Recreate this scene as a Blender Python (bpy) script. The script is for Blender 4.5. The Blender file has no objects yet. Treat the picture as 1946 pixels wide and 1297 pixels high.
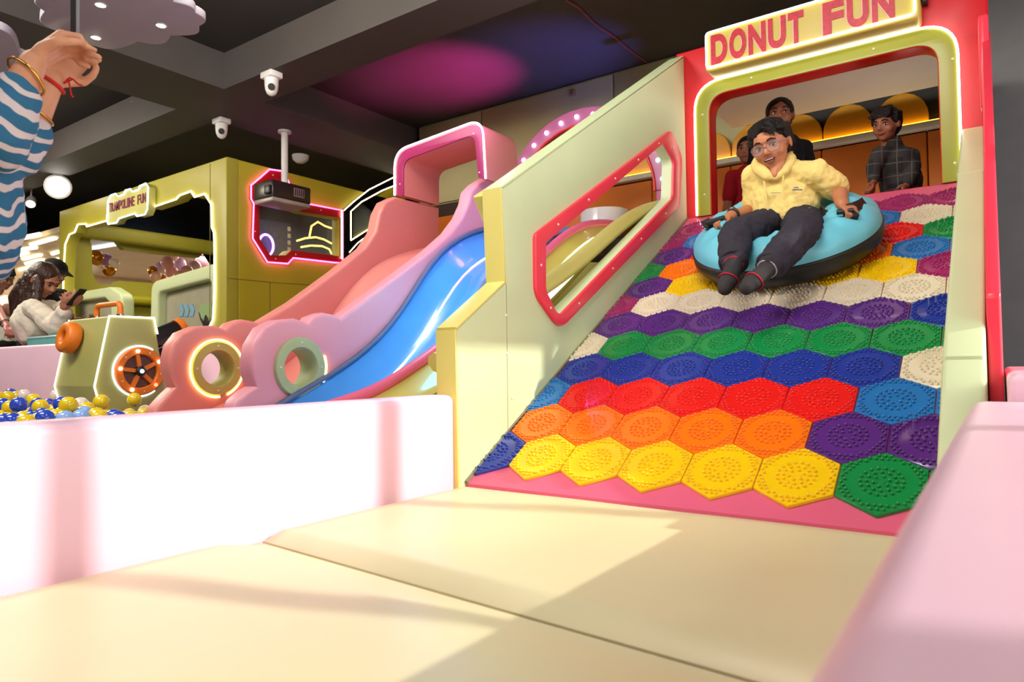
import bpy, bmesh, math, random
from mathutils import Vector, Matrix, Euler
random.seed(7)
S = bpy.context.scene
COL = S.collection
# ------------------------------------------------------------------ camera
F, YAW, PIT, ROL, H = 1312.5, .61525, .03363, -.01204, .45
fw = Vector((-math.sin(YAW)*math.cos(PIT), math.cos(YAW)*math.cos(PIT), math.sin(PIT)))
rt = Vector((math.cos(YAW), math.sin(YAW), 0)); up = rt.cross(fw)
RT = rt*math.cos(ROL) + up*math.sin(ROL); UP = -rt*math.sin(ROL) + up*math.cos(ROL)
CAM = Vector((0, 0, H))
cd = bpy.data.cameras.new('camera'); cam = bpy.data.objects.new('camera', cd); COL.objects.link(cam)
m = Matrix((RT, UP, -fw)).transposed().to_4x4(); m.translation = CAM
cam.matrix_world = m
cd.sensor_width = 36; cd.lens = F/1946*36; cd.clip_start = .01
cd.dof.use_dof = True; cd.dof.focus_distance = 3.6; cd.dof.aperture_fstop = 4.5
S.camera = cam
# ------------------------------------------------------------------ world, sun, big lights, exposure
w = bpy.data.worlds.new('world'); S.world = w; w.use_nodes = True
w.node_tree.nodes['Background'].inputs[0].default_value = (.75, .85, 1, 1)
w.node_tree.nodes['Background'].inputs[1].default_value = .25
def lamp(name, kind, loc, target, color, energy, **kw):
    d = bpy.data.lights.new(name, kind); o = bpy.data.objects.new(name, d); COL.objects.link(o)
    o.location = loc
    o.rotation_euler = (Vector(target)-Vector(loc)).to_track_quat('-Z', 'Y').to_euler()
    d.color = color; d.energy = energy
    for k, v in kw.items(): setattr(d, k, v)
    return o
SUN_DIR = Vector((1, .335, .52))
lamp('sun', 'SUN', SUN_DIR*10, (0, 0, 0), (1, .94, .87), 3.5, angle=math.radians(.7))
lamp('daylight_window_light', 'AREA', (2.44, 2.2, 1.4), (-2, 2.2, 1.0), (1, .98, .95), 125, shape='RECTANGLE', size=6.0, size_y=2.4)
lamp('ceiling_fill_light', 'AREA', (-1.0, -1.0, 3.15), (-1.2, 2.2, .4), (1, .95, .87), 88, shape='RECTANGLE', size=2.4, size_y=1.6)  # added ceiling fill lights out of view, not fixtures of the hall
lamp('ceiling_fill_light', 'AREA', (-3.9, .2, 3.15), (-5.4, 3.4, .8), (1, .94, .84), 165, shape='RECTANGLE', size=2.0, size_y=1.4)
lamp('ceiling_fill_light', 'AREA', (-8.6, 1.6, 3.1), (-8.2, 2.6, .3), (1, .90, .74), 170, shape='RECTANGLE', size=2.0, size_y=1.4)
lamp('ceiling_fill_light', 'AREA', (-.95, 1.5, 3.2), (-.9, 3.9, 1.4), (1, .96, .88), 85, shape='RECTANGLE', size=1.4, size_y=1.0)
lamp('ceiling_fill_light', 'AREA', (-3.4, 2.1, 3.2), (-3.5, 6, 2.0), (1, .92, .75), 55, shape='RECTANGLE', size=1.0, size_y=.8)
lamp('soffit_fill_light', 'AREA', (-.45, 5.45, 1.15), (-1.0, 4.95, 2.34), (1, .95, .82), 4.2, shape='RECTANGLE', size=.3, size_y=.3)  # added fill light hidden on the platform, brightens the soffit
S.view_settings.view_transform = 'Standard'; S.view_settings.look = 'None'
S.view_settings.gamma = 1; S.view_settings.use_curve_mapping = False
S.view_settings.exposure = 0.06

# ------------------------------------------------------------------ helpers
def W(x, y, ax, v):
    """world point where the sight line through photo position x,y meets the plane ax = v"""
    d = RT*((x-973)/F) - UP*((y-648.5)/F) + fw
    i = 'XYZ'.index(ax); t = (v-CAM[i])/d[i]
    return CAM + d*t
def WX(pts, v): return [(p.y, p.z) for p in (W(a, b, 'X', v) for a, b in pts)]
def WY(pts, v): return [(p.x, p.z) for p in (W(a, b, 'Y', v) for a, b in pts)]
def WZ(pts, v): return [(p.x, p.y) for p in (W(a, b, 'Z', v) for a, b in pts)]

def lin(c):
    return tuple(((x/255)/12.92 if x/255 <= .04045 else ((x/255+.055)/1.055)**2.4) for x in c)
MATS = {}
def mat(name, rgb, rough=.5, metal=0, var=.06, scale=6, bump=0, bscale=60, coat=0, spec=.5, trans=0, alpha=1):
    if name in MATS: return MATS[name]
    M = bpy.data.materials.new(name); M.use_nodes = True; nt = M.node_tree; b = nt.nodes['Principled BSDF']
    c = lin(rgb)
    tc = nt.nodes.new('ShaderNodeTexCoord'); n = nt.nodes.new('ShaderNodeTexNoise')
    n.inputs['Scale'].default_value = scale; n.inputs['Detail'].default_value = 3
    nt.links.new(tc.outputs['Object'], n.inputs['Vector'])
    r = nt.nodes.new('ShaderNodeValToRGB')
    r.color_ramp.elements[0].position = .3; r.color_ramp.elements[1].position = .7
    r.color_ramp.elements[0].color = (*[x*(1-var) for x in c], 1)
    r.color_ramp.elements[1].color = (*[min(1, x*(1+var)) for x in c], 1)
    nt.links.new(n.outputs['Fac'], r.inputs['Fac']); nt.links.new(r.outputs['Color'], b.inputs['Base Color'])
    b.inputs['Roughness'].default_value = rough; b.inputs['Metallic'].default_value = metal
    b.inputs['Coat Weight'].default_value = coat; b.inputs['Specular IOR Level'].default_value = spec
    b.inputs['Transmission Weight'].default_value = trans; b.inputs['Alpha'].default_value = alpha
    if bump:
        n2 = nt.nodes.new('ShaderNodeTexNoise'); n2.inputs['Scale'].default_value = bscale; n2.inputs['Detail'].default_value = 4
        nt.links.new(tc.outputs['Object'], n2.inputs['Vector'])
        bp = nt.nodes.new('ShaderNodeBump'); bp.inputs['Strength'].default_value = bump; bp.inputs['Distance'].default_value = .02
        nt.links.new(n2.outputs['Fac'], bp.inputs['Height']); nt.links.new(bp.outputs['Normal'], b.inputs['Normal'])
    MATS[name] = M; return M
def glow(name, rgb, strength):
    if name in MATS: return MATS[name]
    M = bpy.data.materials.new(name); M.use_nodes = True; b = M.node_tree.nodes['Principled BSDF']
    b.inputs['Base Color'].default_value = (*lin(rgb), 1)
    b.inputs['Emission Color'].default_value = (*lin(rgb), 1); b.inputs['Emission Strength'].default_value = strength
    MATS[name] = M; return M
def glass(name, rgb=(235, 240, 235), alpha=.15, rough=.05):
    if name in MATS: return MATS[name]
    M = mat(name, rgb, rough, var=.01, alpha=alpha); return M

def tag(o, label=None, cat=None, group=None, kind=None):
    if label: o['label'] = label
    if cat: o['category'] = cat
    if group: o['group'] = group
    if kind: o['kind'] = kind
    return o
def thing(name, label, cat, loc=(0, 0, 0), group=None):
    o = bpy.data.objects.new(name, None); COL.objects.link(o); o.location = loc; o.empty_display_size = .1
    bpy.context.view_layer.update()
    return tag(o, label, cat, group)
def link(name, me, m=None, parent=None, smooth=False):
    o = bpy.data.objects.new(name, me); COL.objects.link(o)
    if m: 
        me.materials.clear(); me.materials.append(m)
    if smooth:
        for p in me.polygons: p.use_smooth = True
    if parent:
        o.parent = parent
        o.matrix_parent_inverse = PW(parent).inverted()
    return o
def PW(o):
    if o.parent is None: return Matrix.LocRotScale(o.location, o.rotation_euler, o.scale)
    return PW(o.parent) @ o.matrix_parent_inverse @ Matrix.LocRotScale(o.location, o.rotation_euler, o.scale)
def bm_done(bm, name):
    bmesh.ops.recalc_face_normals(bm, faces=bm.faces)
    me = bpy.data.meshes.new(name); bm.to_mesh(me); bm.free(); return me
def autosmooth(me, deg=35):
    for p in me.polygons: p.use_smooth = True
    try: me.set_sharp_from_angle(angle=math.radians(deg))
    except Exception: pass
def box_me(lo, hi, bev=0, seg=2):
    bm = bmesh.new(); bmesh.ops.create_cube(bm, size=1)
    lo, hi = Vector(lo), Vector(hi)
    for v in bm.verts: v.co = Vector([lo[i] + (v.co[i]+.5)*(hi[i]-lo[i]) for i in range(3)])
    if bev: bmesh.ops.bevel(bm, geom=bm.edges[:], offset=bev, segments=seg, profile=.5, affect='EDGES')
    me = bm_done(bm, 'box')
    if bev: autosmooth(me, 50)
    return me
def box(name, lo, hi, m, parent=None, bev=0, seg=2): return link(name, box_me(lo, hi, bev, seg), m, parent)
def eval_mesh(o):
    bpy.context.view_layer.update()
    dg = bpy.context.evaluated_depsgraph_get()
    me = bpy.data.meshes.new_from_object(o.evaluated_get(dg)); 
    d = o.data; bpy.data.objects.remove(o)
    return me
def rnd(pts, r, seg=6, closed=True):
    """polygon with rounded corners; r a number or one per corner"""
    n = len(pts); out = []
    for i in range(n):
        ri = r[i] if isinstance(r, (list, tuple)) else r
        p = Vector(pts[i]); 
        if (not closed and i in (0, n-1)) or ri <= 0: out.append(tuple(p)); continue
        a = Vector(pts[i-1])-p; b = Vector(pts[(i+1) % n])-p
        la, lb = a.length, b.length; a.normalize(); b.normalize()
        ang = a.angle(b)
        if ang > 3.1: out.append(tuple(p)); continue
        t = min(ri/math.tan(ang/2), la*.49, lb*.49)
        p0, p1 = p+a*t, p+b*t
        for k in range(seg+1):
            s = k/seg
            out.append(tuple(p0*(1-s)**2 + p*(2*s*(1-s)) + p1*s**2))
    return out
def plate_me(loops, plane, c0, c1, bev=0, bres=2):
    """filled outline (first loop) with holes (other loops), solid between c0 and c1 across the plane"""
    cu = bpy.data.curves.new('t', 'CURVE'); cu.dimensions = '2D'; cu.fill_mode = 'BOTH'
    for lp in loops:
        sp = cu.splines.new('POLY'); sp.points.add(len(lp)-1)
        for i, p in enumerate(lp): sp.points[i].co = (p[0], p[1], 0, 1)
        sp.use_cyclic_u = True
    cu.extrude = abs(c1-c0)/2 - bev; cu.bevel_depth = bev; cu.bevel_resolution = bres; cu.offset = -bev
    o = bpy.data.objects.new('t', cu); COL.objects.link(o); me = eval_mesh(o); bpy.data.curves.remove(cu)
    c = (c0+c1)/2
    for v in me.vertices:
        a, b, k = v.co
        v.co = {'X': (c+k, a, b), 'Y': (a, c+k, b), 'Z': (a, b, c+k)}[plane]
    bm = bmesh.new(); bm.from_mesh(me); bmesh.ops.remove_doubles(bm, verts=bm.verts, dist=1e-5)
    bmesh.ops.recalc_face_normals(bm, faces=bm.faces); bm.to_mesh(me); bm.free()
    autosmooth(me, 40); return me
def plate(name, loops, plane, c0, c1, m, parent=None, bev=0, bres=2): return link(name, plate_me(loops, plane, c0, c1, bev, bres), m, parent)
def tube_me(pts, r, closed=False, seg=8, taper=None):
    pts = [Vector(p) for p in pts]; n = len(pts); bm = bmesh.new(); rings = []
    prev = None
    for i, p in enumerate(pts):
        if closed: t = (pts[(i+1) % n]-pts[i-1])
        else: t = pts[min(i+1, n-1)]-pts[max(i-1, 0)]
        t.normalize()
        if prev is None:
            a = Vector((0, 0, 1)) if abs(t.z) < .9 else Vector((1, 0, 0)); nx = t.cross(a).normalized()
        else:
            nx = prev - t*prev.dot(t); nx.normalize()
        prev = nx; ny = t.cross(nx)
        rr = r if taper is None else taper[i]
        rings.append([bm.verts.new(p+nx*(rr*math.cos(2*math.pi*k/seg))+ny*(rr*math.sin(2*math.pi*k/seg))) for k in range(seg)])
    for i in range(n if closed else n-1):
        A, B = rings[i], rings[(i+1) % n]
        for k in range(seg): bm.faces.new((A[k], A[(k+1) % seg], B[(k+1) % seg], B[k]))
    if not closed:
        bm.faces.new(rings[0]); bm.faces.new(rings[-1])
    me = bm_done(bm, 'tube'); autosmooth(me, 60); return me
def tube(name, pts, r, m, parent=None, closed=False, seg=8, taper=None): return link(name, tube_me(pts, r, closed, seg, taper), m, parent)
def revolve_me(prof, steps=32, closed_prof=False, axis='Z'):
    """profile of (radius, height) spun about Z (or about another axis)"""
    bm = bmesh.new(); rings = []
    for k in range(steps):
        a = 2*math.pi*k/steps; row = []
        for r, h in prof:
            v = (r*math.cos(a), r*math.sin(a), h)
            if axis == 'X': v = (h, r*math.cos(a), r*math.sin(a))
            if axis == 'Y': v = (r*math.sin(a), h, r*math.cos(a))
            row.append(bm.verts.new(v))
        rings.append(row)
    n = len(prof)
    for k in range(steps):
        A, B = rings[k], rings[(k+1) % steps]
        for i in range(n if closed_prof else n-1):
            j = (i+1) % n
            try: bm.faces.new((A[i], A[j], B[j], B[i]))
            except ValueError: pass
    bmesh.ops.remove_doubles(bm, verts=bm.verts, dist=1e-6)
    me = bm_done(bm, 'rev'); autosmooth(me, 45); return me
def move(me, v):
    me.transform(Matrix.Translation(Vector(v))); return me
def sphere_me(r, seg=16, rings=10, sc=(1, 1, 1), loc=(0, 0, 0)):
    bm = bmesh.new(); bmesh.ops.create_uvsphere(bm, u_segments=seg, v_segments=rings, radius=r)
    for v in bm.verts: v.co = Vector((v.co.x*sc[0], v.co.y*sc[1], v.co.z*sc[2]))+Vector(loc)
    me = bm_done(bm, 'sph')
    for p in me.polygons: p.use_smooth = True
    return me
def text_me(body, size, extrude=.004, offset=0, spacing=1, shear=0):
    cu = bpy.data.curves.new('t', 'FONT'); cu.body = body; cu.size = size; cu.extrude = extrude; cu.offset = offset
    cu.space_character = spacing; cu.shear = shear; cu.align_x = 'CENTER'; cu.align_y = 'CENTER'
    o = bpy.data.objects.new('t', cu); COL.objects.link(o); me = eval_mesh(o); bpy.data.curves.remove(cu); return me
BOLT = None
def bolt(p, axis, parent, r=.006, m=None):
    """flat screw cap standing on a board that faces axis"""
    global BOLT
    key = ('bolt', axis, r)
    me = MATS.get(key)
    if me is None:
        prof = [(0, .004), (r*.7, .0035), (r, .001), (r, -.003), (0, -.003)]
        me = revolve_me(prof, 10)
        if axis == '-Y': me.transform(Matrix.Rotation(math.pi/2, 4, 'X'))
        if axis == '+X': me.transform(Matrix.Rotation(math.pi/2, 4, 'Y'))
        me.materials.append(mat('screw_cap', (235, 225, 215), .3)); MATS[key] = me
    o = bpy.data.objects.new('bolt', me); COL.objects.link(o); o.location = p
    o.parent = parent; o.matrix_parent_inverse = PW(parent).inverted(); return o
# ---- organic shapes: overlapping capsules and ellipsoids fused into one continuous surface
def cap(bm, p0, r0, p1, r1, seg=12):
    p0, p1 = Vector(p0), Vector(p1); d = p1-p0; L = d.length
    q = d.to_track_quat('Z', 'Y').to_matrix() if L > 1e-6 else Matrix.Identity(3)
    rows = []
    for k in range(1, 5): rows.append((-r0*math.cos(k*math.pi/8), r0*math.sin(k*math.pi/8)))
    for k in range(0, 4): rows.append((L+r1*math.sin(k*math.pi/8), r1*math.cos(k*math.pi/8)))
    bot = bm.verts.new(p0 + q@Vector((0, 0, -r0))); top = bm.verts.new(p0 + q@Vector((0, 0, L+r1)))
    R = [[bm.verts.new(p0 + q@Vector((r*math.cos(2*math.pi*k/seg), r*math.sin(2*math.pi*k/seg), z))) for k in range(seg)] for z, r in rows]
    for A, B in zip(R, R[1:]):
        for k in range(seg): bm.faces.new((A[k], A[(k+1) % seg], B[(k+1) % seg], B[k]))
    for k in range(seg):
        bm.faces.new((bot, R[0][(k+1) % seg], R[0][k])); bm.faces.new((top, R[-1][k], R[-1][(k+1) % seg]))
def ell(bm, c, rad, rot=None, M=None):
    g = bmesh.ops.create_uvsphere(bm, u_segments=16, v_segments=10, radius=1)
    for v in g['verts']:
        p = Vector((v.co.x*rad[0], v.co.y*rad[1], v.co.z*rad[2]))
        if rot is not None: p = rot@p
        v.co = p+Vector(c)
def blob(name, prims, voxel, m, parent=None, smooth=4, noise=0, nscale=.1):
    """prims: ('c',p0,r0,p1,r1) tapered capsule, ('e',centre,radii,rotation) ellipsoid"""
    bm = bmesh.new()
    for p in prims:
        if p[0] == 'c': cap(bm, *p[1:])
        else: ell(bm, *p[1:])
    me = bpy.data.meshes.new(name); bm.to_mesh(me); bm.free()
    o = bpy.data.objects.new('t', me); COL.objects.link(o)
    r = o.modifiers.new('r', 'REMESH'); r.mode = 'VOXEL'; r.voxel_size = voxel; r.use_smooth_shade = True
    if smooth:
        s = o.modifiers.new('s', 'SMOOTH'); s.iterations = smooth; s.factor = .5
    if noise:
        tx = bpy.data.textures.new('cl', 'CLOUDS'); tx.noise_scale = nscale; tx.noise_depth = 2
        d = o.modifiers.new('d', 'DISPLACE'); d.texture = tx; d.strength = noise; d.mid_level = .5; d.texture_coords = 'GLOBAL'
    me2 = eval_mesh(o); bpy.data.meshes.remove(me)
    for p in me2.polygons: p.use_smooth = True
    return link(name, me2, m, parent)
# ------------------------------------------------------------------ materials
VINYL = dict(rough=.42, var=.03, scale=2.5, bump=.06, bscale=9)
M_mat = mat('cream_vinyl', (228, 218, 176), .38, var=.03, scale=2.0, bump=.25, bscale=3.0)
M_pink = mat('pink_vinyl', (242, 200, 218), .4, var=.03, scale=2.5, bump=.05, bscale=8)
M_rose = mat('rose_vinyl', (226, 96, 132), .35, var=.03, scale=3, bump=.03, bscale=10)
M_cloud = mat('cloud_pink_vinyl', (224, 148, 164), .42, var=.03, scale=3, bump=.03, bscale=10)
M_peach = mat('peach_pink_vinyl', (212, 128, 120), .42, var=.03, scale=3, bump=.03, bscale=10)
M_red = mat('red_vinyl', (206, 26, 36), .38, var=.05, scale=4, bump=.04, bscale=9)
M_redplastic = mat('coral_red_plastic', (246, 62, 84), .28, var=.02)
M_green = mat('pale_green_vinyl', (208, 220, 174), .4, var=.03, scale=3, bump=.04, bscale=8)
M_yedge = mat('pale_yellow_vinyl', (226, 214, 122), .4, var=.03, scale=3, bump=.03, bscale=8)
M_olive = mat('olive_yellow_vinyl', (176, 166, 58), .45, var=.05, scale=2, bump=.06, bscale=6)
M_band = mat('lime_board', (160, 164, 54), .35, var=.03)
M_ceil = mat('charcoal_paint', (58, 54, 52), .75, var=.12, scale=1.5)
M_beam = mat('grey_paint', (76, 70, 68), .7, var=.08, scale=1.5)
M_dark = mat('dark_grey_paint', (90, 86, 84), .6, var=.08, scale=2)
M_beige = mat('beige_wall_fabric', (186, 178, 126), .6, var=.05, scale=3, bump=.05, bscale=40)
M_floor = mat('grey_floor', (96, 90, 86), .5, var=.08, scale=2)
M_black = mat('black_plastic', (16, 15, 16), .4, var=.1)
M_white = mat('white_plastic', (228, 224, 222), .35, var=.02)
M_orange = mat('orange_leather', (205, 108, 12), .45, var=.08, scale=5, bump=.04, bscale=12)
M_gold = mat('golden_leather', (214, 150, 24), .38, var=.08, scale=5, bump=.04, bscale=12)
N_white = glow('neon_white', (255, 250, 240), 5)
N_warm = glow('neon_warm', (255, 240, 190), 5)
N_pink = glow('neon_magenta', (255, 90, 220), 7)
N_pinkw = glow('neon_pink_white', (255, 205, 240), 5)
N_blue = glow('neon_ice_blue', (190, 220, 255), 3.5)
N_yellow = glow('led_yellow', (255, 205, 50), 7)
# ------------------------------------------------------------------ room shell
def struct(o, label, cat): return tag(o, label, cat, kind='structure')
struct(box('floor', (-16, -2.6, -.22), (2.7, 10.2, -.12), M_floor), 'grey floor under the mats and play walls', 'floor')
ce = struct(box('ceiling', (-16, -2.6, 3.28), (2.7, 10.2, 3.4), M_ceil), 'dark charcoal ceiling with deep beams', 'ceiling')
box('beam', (-16, 3.52, 2.95), (2.5, 3.93, 3.28), M_beam, ce)
box('beam', (-6.43, -2.5, 2.951), (-5.62, 10, 3.28), M_beam, ce)
box('beam', (-16, -1.2, 2.952), (2.5, -.8, 3.28), M_beam, ce)
struct(box('wall_front', (-16, -2.7, -.12), (2.5, -2.5, 3.28), M_dark), 'dark wall behind the viewer', 'wall')
struct(box('wall_left', (-16, -2.5, -.12), (-15.8, 10, 3.28), M_dark), 'dark wall far to the left', 'wall')
struct(box('wall_back', (-16, 10, -.12), (2.5, 10.2, 3.28), M_dark), 'dark wall far behind the play structures', 'wall')
# wall on the right: glazed shop front that lets the low sun in
HEAD = .60+4.17*.52
rw = struct(box('wall_right', (2.5, -2.5, HEAD), (2.66, 10, 3.28), M_dark), 'dark wall over the glazed front on the right', 'wall')
box('sill', (2.5, -2.5, -.12), (2.66, 10, .12), M_dark, rw)
box('pier', (2.5, -2.5, .12), (2.66, -.6, HEAD), M_dark, rw)
box('pier', (2.5, 5.2, .12), (2.66, 10, HEAD), M_dark, rw)
for y in (.13, 1.13, 2.105, 3.075, 4.07): box('mullion', (2.52, y-.034, .12), (2.62, y+.034, HEAD), M_dark, rw)
# grey wall to the right of the gate and the beige fascia over the back
struct(box('wall_side', (-.06, 5.98, -.12), (2.5, 6.06, 3.28), mat('slate_grey_paint', (118, 116, 116), .6)), 'dark grey wall right of the red gate', 'wall')
bw = struct(box('wall_upper', (-5.55, 6.02, -.12), (-1.72, 6.1, 3.28), M_beige), 'beige padded wall above and behind the slides', 'wall')
for x0, x1 in ((-5.55, -4.62), (-4.61, -3.0), (-2.99, -1.72)):
    box('panel', (x0+.004, 5.99, 2.32), (x1-.004, 6.03, 3.26), M_beige, bw, bev=.006)
box('cable_outlet', W(1088, 175, 'Y', 5.96)-Vector((.02, .01, .03)), W(1088, 175, 'Y', 5.96)+Vector((.02, .04, .03)), mat('tan_plastic', (120, 96, 60), .5), bw, bev=.004)
struct(box('wall_plinth', (-5.5, 5.99, -.12), (-.06, 6.02, 2.3), mat('dark_brown_board', (52, 34, 14), .6)), 'dark board behind the orange wall panels', 'wall')
# ------------------------------------------------------------------ mats
def mat_cushion(y0, y1, x0, x1, label, slope=(0, 0)):
    me = bmesh.new(); nx, ny = 40, 24
    V = []
    for i in range(nx+1):
        row = []
        for j in range(ny+1):
            a, b = i/nx, j/ny
            ya = y0[0]+(y0[1]-y0[0])*a; yb = y1[0]+(y1[1]-y1[0])*a
            x = x0+(x1-x0)*a; y = ya+(yb-ya)*b
            ed = min((x-x0), (x1-x), (y-ya), (yb-y)); t = min(1, max(0, ed)/.035)
            z = -.03*(1-math.sqrt(max(0, 1-(1-t)**2)))
            z += .004*math.sin(x*9+y*3)*math.sin(y*6-x*2)*min(1, ed/.15)
            row.append(me.verts.new((x, y, z)))
        V.append(row)
    for i in range(nx):
        for j in range(ny): me.faces.new((V[i][j], V[i+1][j], V[i+1][j+1], V[i][j+1]))
    edge = [V[i][0] for i in range(nx+1)] + [V[nx][j] for j in range(1, ny+1)] + [V[i][ny] for i in range(nx-1, -1, -1)] + [V[0][j] for j in range(ny-1, 0, -1)]
    low = [me.verts.new((v.co.x, v.co.y, -.12)) for v in edge]
    n = len(edge)
    for k in range(n): me.faces.new((edge[k], low[k], low[(k+1) % n], edge[(k+1) % n]))
    me.faces.new(low)
    o = link('floor_mat', bm_done(me, 'mat'), M_mat); autosmooth(o.data, 50)
    return tag(o, label, 'mat')
mat_cushion((1.17, 1.05), (2.03, 2.05), -1.675, -.06, 'cream vinyl landing mat lying against the foot of the bumpy ramp')
mat_cushion((-2.4, -2.4), (1.158, 1.038), -1.675, -.06, 'cream vinyl floor mat in the near foreground between the pink walls')
# ------------------------------------------------------------------ padded low walls
o = tag(link('padded_wall', box_me((-1.80, -2.4, -.12), (-1.675, 2.0, .338), .028, 4), M_pink), 'long low pink padded wall along the left edge of the mats', 'padded wall')
o = tag(link('padded_wall', box_me((-.064, -2.4, -.12), (.34, 2.02, .348), .03, 4), M_pink), 'broad low pink padded wall close by on the right', 'padded wall')
o = tag(link('padded_wall', box_me((.012, 2.03, -.12), (.34, 3.9, .412), .02, 3), M_pink), 'short pink padded block beyond the right pink wall', 'padded wall')
# ------------------------------------------------------------------ ramp with studded hexagon tiles
RX0, RX1, RY0, RY1, RZ = -1.67, -.14, 2.05, 4.40, 1.40
RL = math.hypot(RY1-RY0, RZ); EV = Vector((0, RY1-RY0, RZ))/RL; EN = Vector((0, -RZ, RY1-RY0))/RL
P0 = Vector((RX0, RY0, 0))
def RP(u, v, h=0): return P0 + Vector((u, 0, 0)) + EV*v + EN*h
ramp = thing('slide_ramp', 'steep tubing ramp covered with studded rainbow hexagon tiles', 'ramp', (-.9, 2.05, 0))
bm = bmesh.new()
prof = [(RY0, 0), (RY1, RZ), (RY1+.155, RZ), (RY1+.155, RZ-.1), (RY1+.155, -.12), (RY0, -.12)]
A = [bm.verts.new((RX0, y, z)) for y, z in prof]; B = [bm.verts.new((RX1, y, z)) for y, z in prof]
bm.faces.new(A); bm.faces.new(B[::-1])
for k in range(6): bm.faces.new((A[k], B[k], B[(k+1) % 6], A[(k+1) % 6]))
link('ramp_base', bm_done(bm, 'ramp'), M_rose, ramp)
HW, HS, PITCH, V0 = .228, .14, .21, .045        # width, vertical side, row pitch, first row bottom
TILE = dict(Y=(250, 206, 0), O=(250, 122, 0), R=(236, 26, 22), B=(32, 56, 158), G=(14, 142, 70), P=(92, 40, 132), W=(232, 218, 192), L=(34, 118, 190), M=(168, 38, 108))
TNAME = dict(Y='yellow', O='orange', R='red', B='dark_blue', G='green', P='purple', W='white', L='light_blue', M='magenta')
TM = {k: mat(TNAME[k]+'_tile_plastic', c, .24, var=.02, coat=.2) for k, c in TILE.items()}
def clip(poly, x, keep):
    out = []
    for i in range(len(poly)):
        a, b = poly[i-1], poly[i]
        ia, ib = keep*(a[0]-x) >= 0, keep*(b[0]-x) >= 0
        if ia != ib:
            t = (x-a[0])/(b[0]-a[0]); out.append((x, a[1]+(b[1]-a[1])*t))
        if ib: out.append(b)
    return out
def tile_me(x0, x1):
    """hexagon plate with domed studs, cut at x0..x1 (relative to its centre)"""
    g = .0018
    hexa = [(0, -HS+g), (HW/2-g, -HS/2), (HW/2-g, HS/2), (0, HS-g), (-HW/2+g, HS/2), (-HW/2+g, -HS/2)]
    if x0 > -HW/2: hexa = clip(hexa, x0, 1)
    if x1 < HW/2: hexa = clip(hexa, x1, -1)
    bm = bmesh.new(); T = .011; c = Vector((0, 0))
    for p in hexa: c += Vector(p)
    c /= len(hexa)
    lo = [bm.verts.new((p[0], p[1], 0)) for p in hexa]; mi = [bm.verts.new((p[0], p[1], T-.002)) for p in hexa]
    tp = []
    for p in hexa:
        d = (c-Vector(p)); d.normalize(); q = Vector(p)+d*.0022; tp.append(bm.verts.new((q.x, q.y, T)))
    n = len(hexa)
    for k in range(n):
        j = (k+1) % n
        bm.faces.new((lo[k], lo[j], mi[j], mi[k])); bm.faces.new((mi[k], mi[j], tp[j], tp[k]))
    bm.faces.new(tp)
    flat = set(bm.faces)
    r = .0054
    def stud(x, y):
        rg = []
        for rr, zz in ((r, 0), (r*.95, .0042), (r*.68, .0074), (r*.24, .0086)):
            rg.append([bm.verts.new((x+rr*math.cos(k*math.pi/4), y+rr*math.sin(k*math.pi/4), T+zz)) for k in range(8)])
        for Aq, Bq in zip(rg, rg[1:]):
            for k in range(8): bm.faces.new((Aq[k], Aq[(k+1) % 8], Bq[(k+1) % 8], Bq[k]))
        bm.faces.new(rg[-1])
    k0 = HS/(HW/math.sqrt(3))
    spots = []
    for rr, cnt, ph in ((.021, 6, .3), (.038, 12, .1), (.055, 18, .2)):
        for q in range(cnt): spots.append((rr*math.cos(2*math.pi*(q+ph)/cnt), rr*math.sin(2*math.pi*(q+ph)/cnt)))
    for j in range(-8, 9):
        for i in range(-8, 9):
            x = (i+(j % 2)*.5)*.0158; y0 = j*.0158*.866
            ang = (math.degrees(math.atan2(y0, x))+390) % 60-30
            if math.hypot(x, y0) > .088: spots.append((x, y0))
    for x, y0 in spots:
        if max(abs(x), abs(x)*.5+abs(y0)*.866) > HW/2-.0085 or x < x0+.006 or x > x1-.006: continue
        stud(x, y0*k0)
    # small raised ring in the middle
    if x0 < -.02 and x1 > .02:
        for rr, zz in ((.0105, .0015),):
            ring = [bm.verts.new((rr*math.cos(k*math.pi/6), rr*math.sin(k*math.pi/6), T+zz)) for k in range(12)]
            ri2 = [bm.verts.new((.0115*math.cos(k*math.pi/6), .0115*math.sin(k*math.pi/6), T)) for k in range(12)]
            for k in range(12): bm.faces.new((ri2[k], ri2[(k+1) % 12], ring[(k+1) % 12], ring[k]))
            bm.faces.new(ring)
    me = bm_done(bm, 'hex')
    autosmooth(me, 46)
    me.materials.append(TM['Y']); return me
FULL = tile_me(-1, 1)
RM = Matrix((Vector((1, 0, 0)), EV, EN)).transposed().to_4x4()
ROWS = ['BYYYYYG', 'OOOOOPP', 'LRRRRRL', 'BBBBBBW', 'WGGGGGG', 'PPPPPPB', 'MWWWWWW', 'PYYYYYM', 'GOOOOOL', 'PRRRRRG', 'MLLLLLW', 'MMMMMMM']
UMAX = RX1-RX0-.002
for r, row in enumerate(ROWS):
    vc = V0+HS+r*PITCH
    for k, ch in enumerate(row + ('' if r % 2 else row[-1])):
        uc = (.131 if r % 2 else .017)+.228*k
        x0, x1 = .002-uc, UMAX-uc
        me = FULL if (x0 < -HW/2 and x1 > HW/2) else tile_me(max(x0, -1), min(x1, 1))
        o = bpy.data.objects.new('hexagon_tile', me); COL.objects.link(o)
        mm = RM.copy(); mm.translation = RP(uc, vc, .0005); o.matrix_world = mm
        o.parent = ramp; o.matrix_parent_inverse = PW(ramp).inverted()
        o.material_slots[0].link = 'OBJECT'; o.material_slots[0].material = TM[ch]
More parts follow.
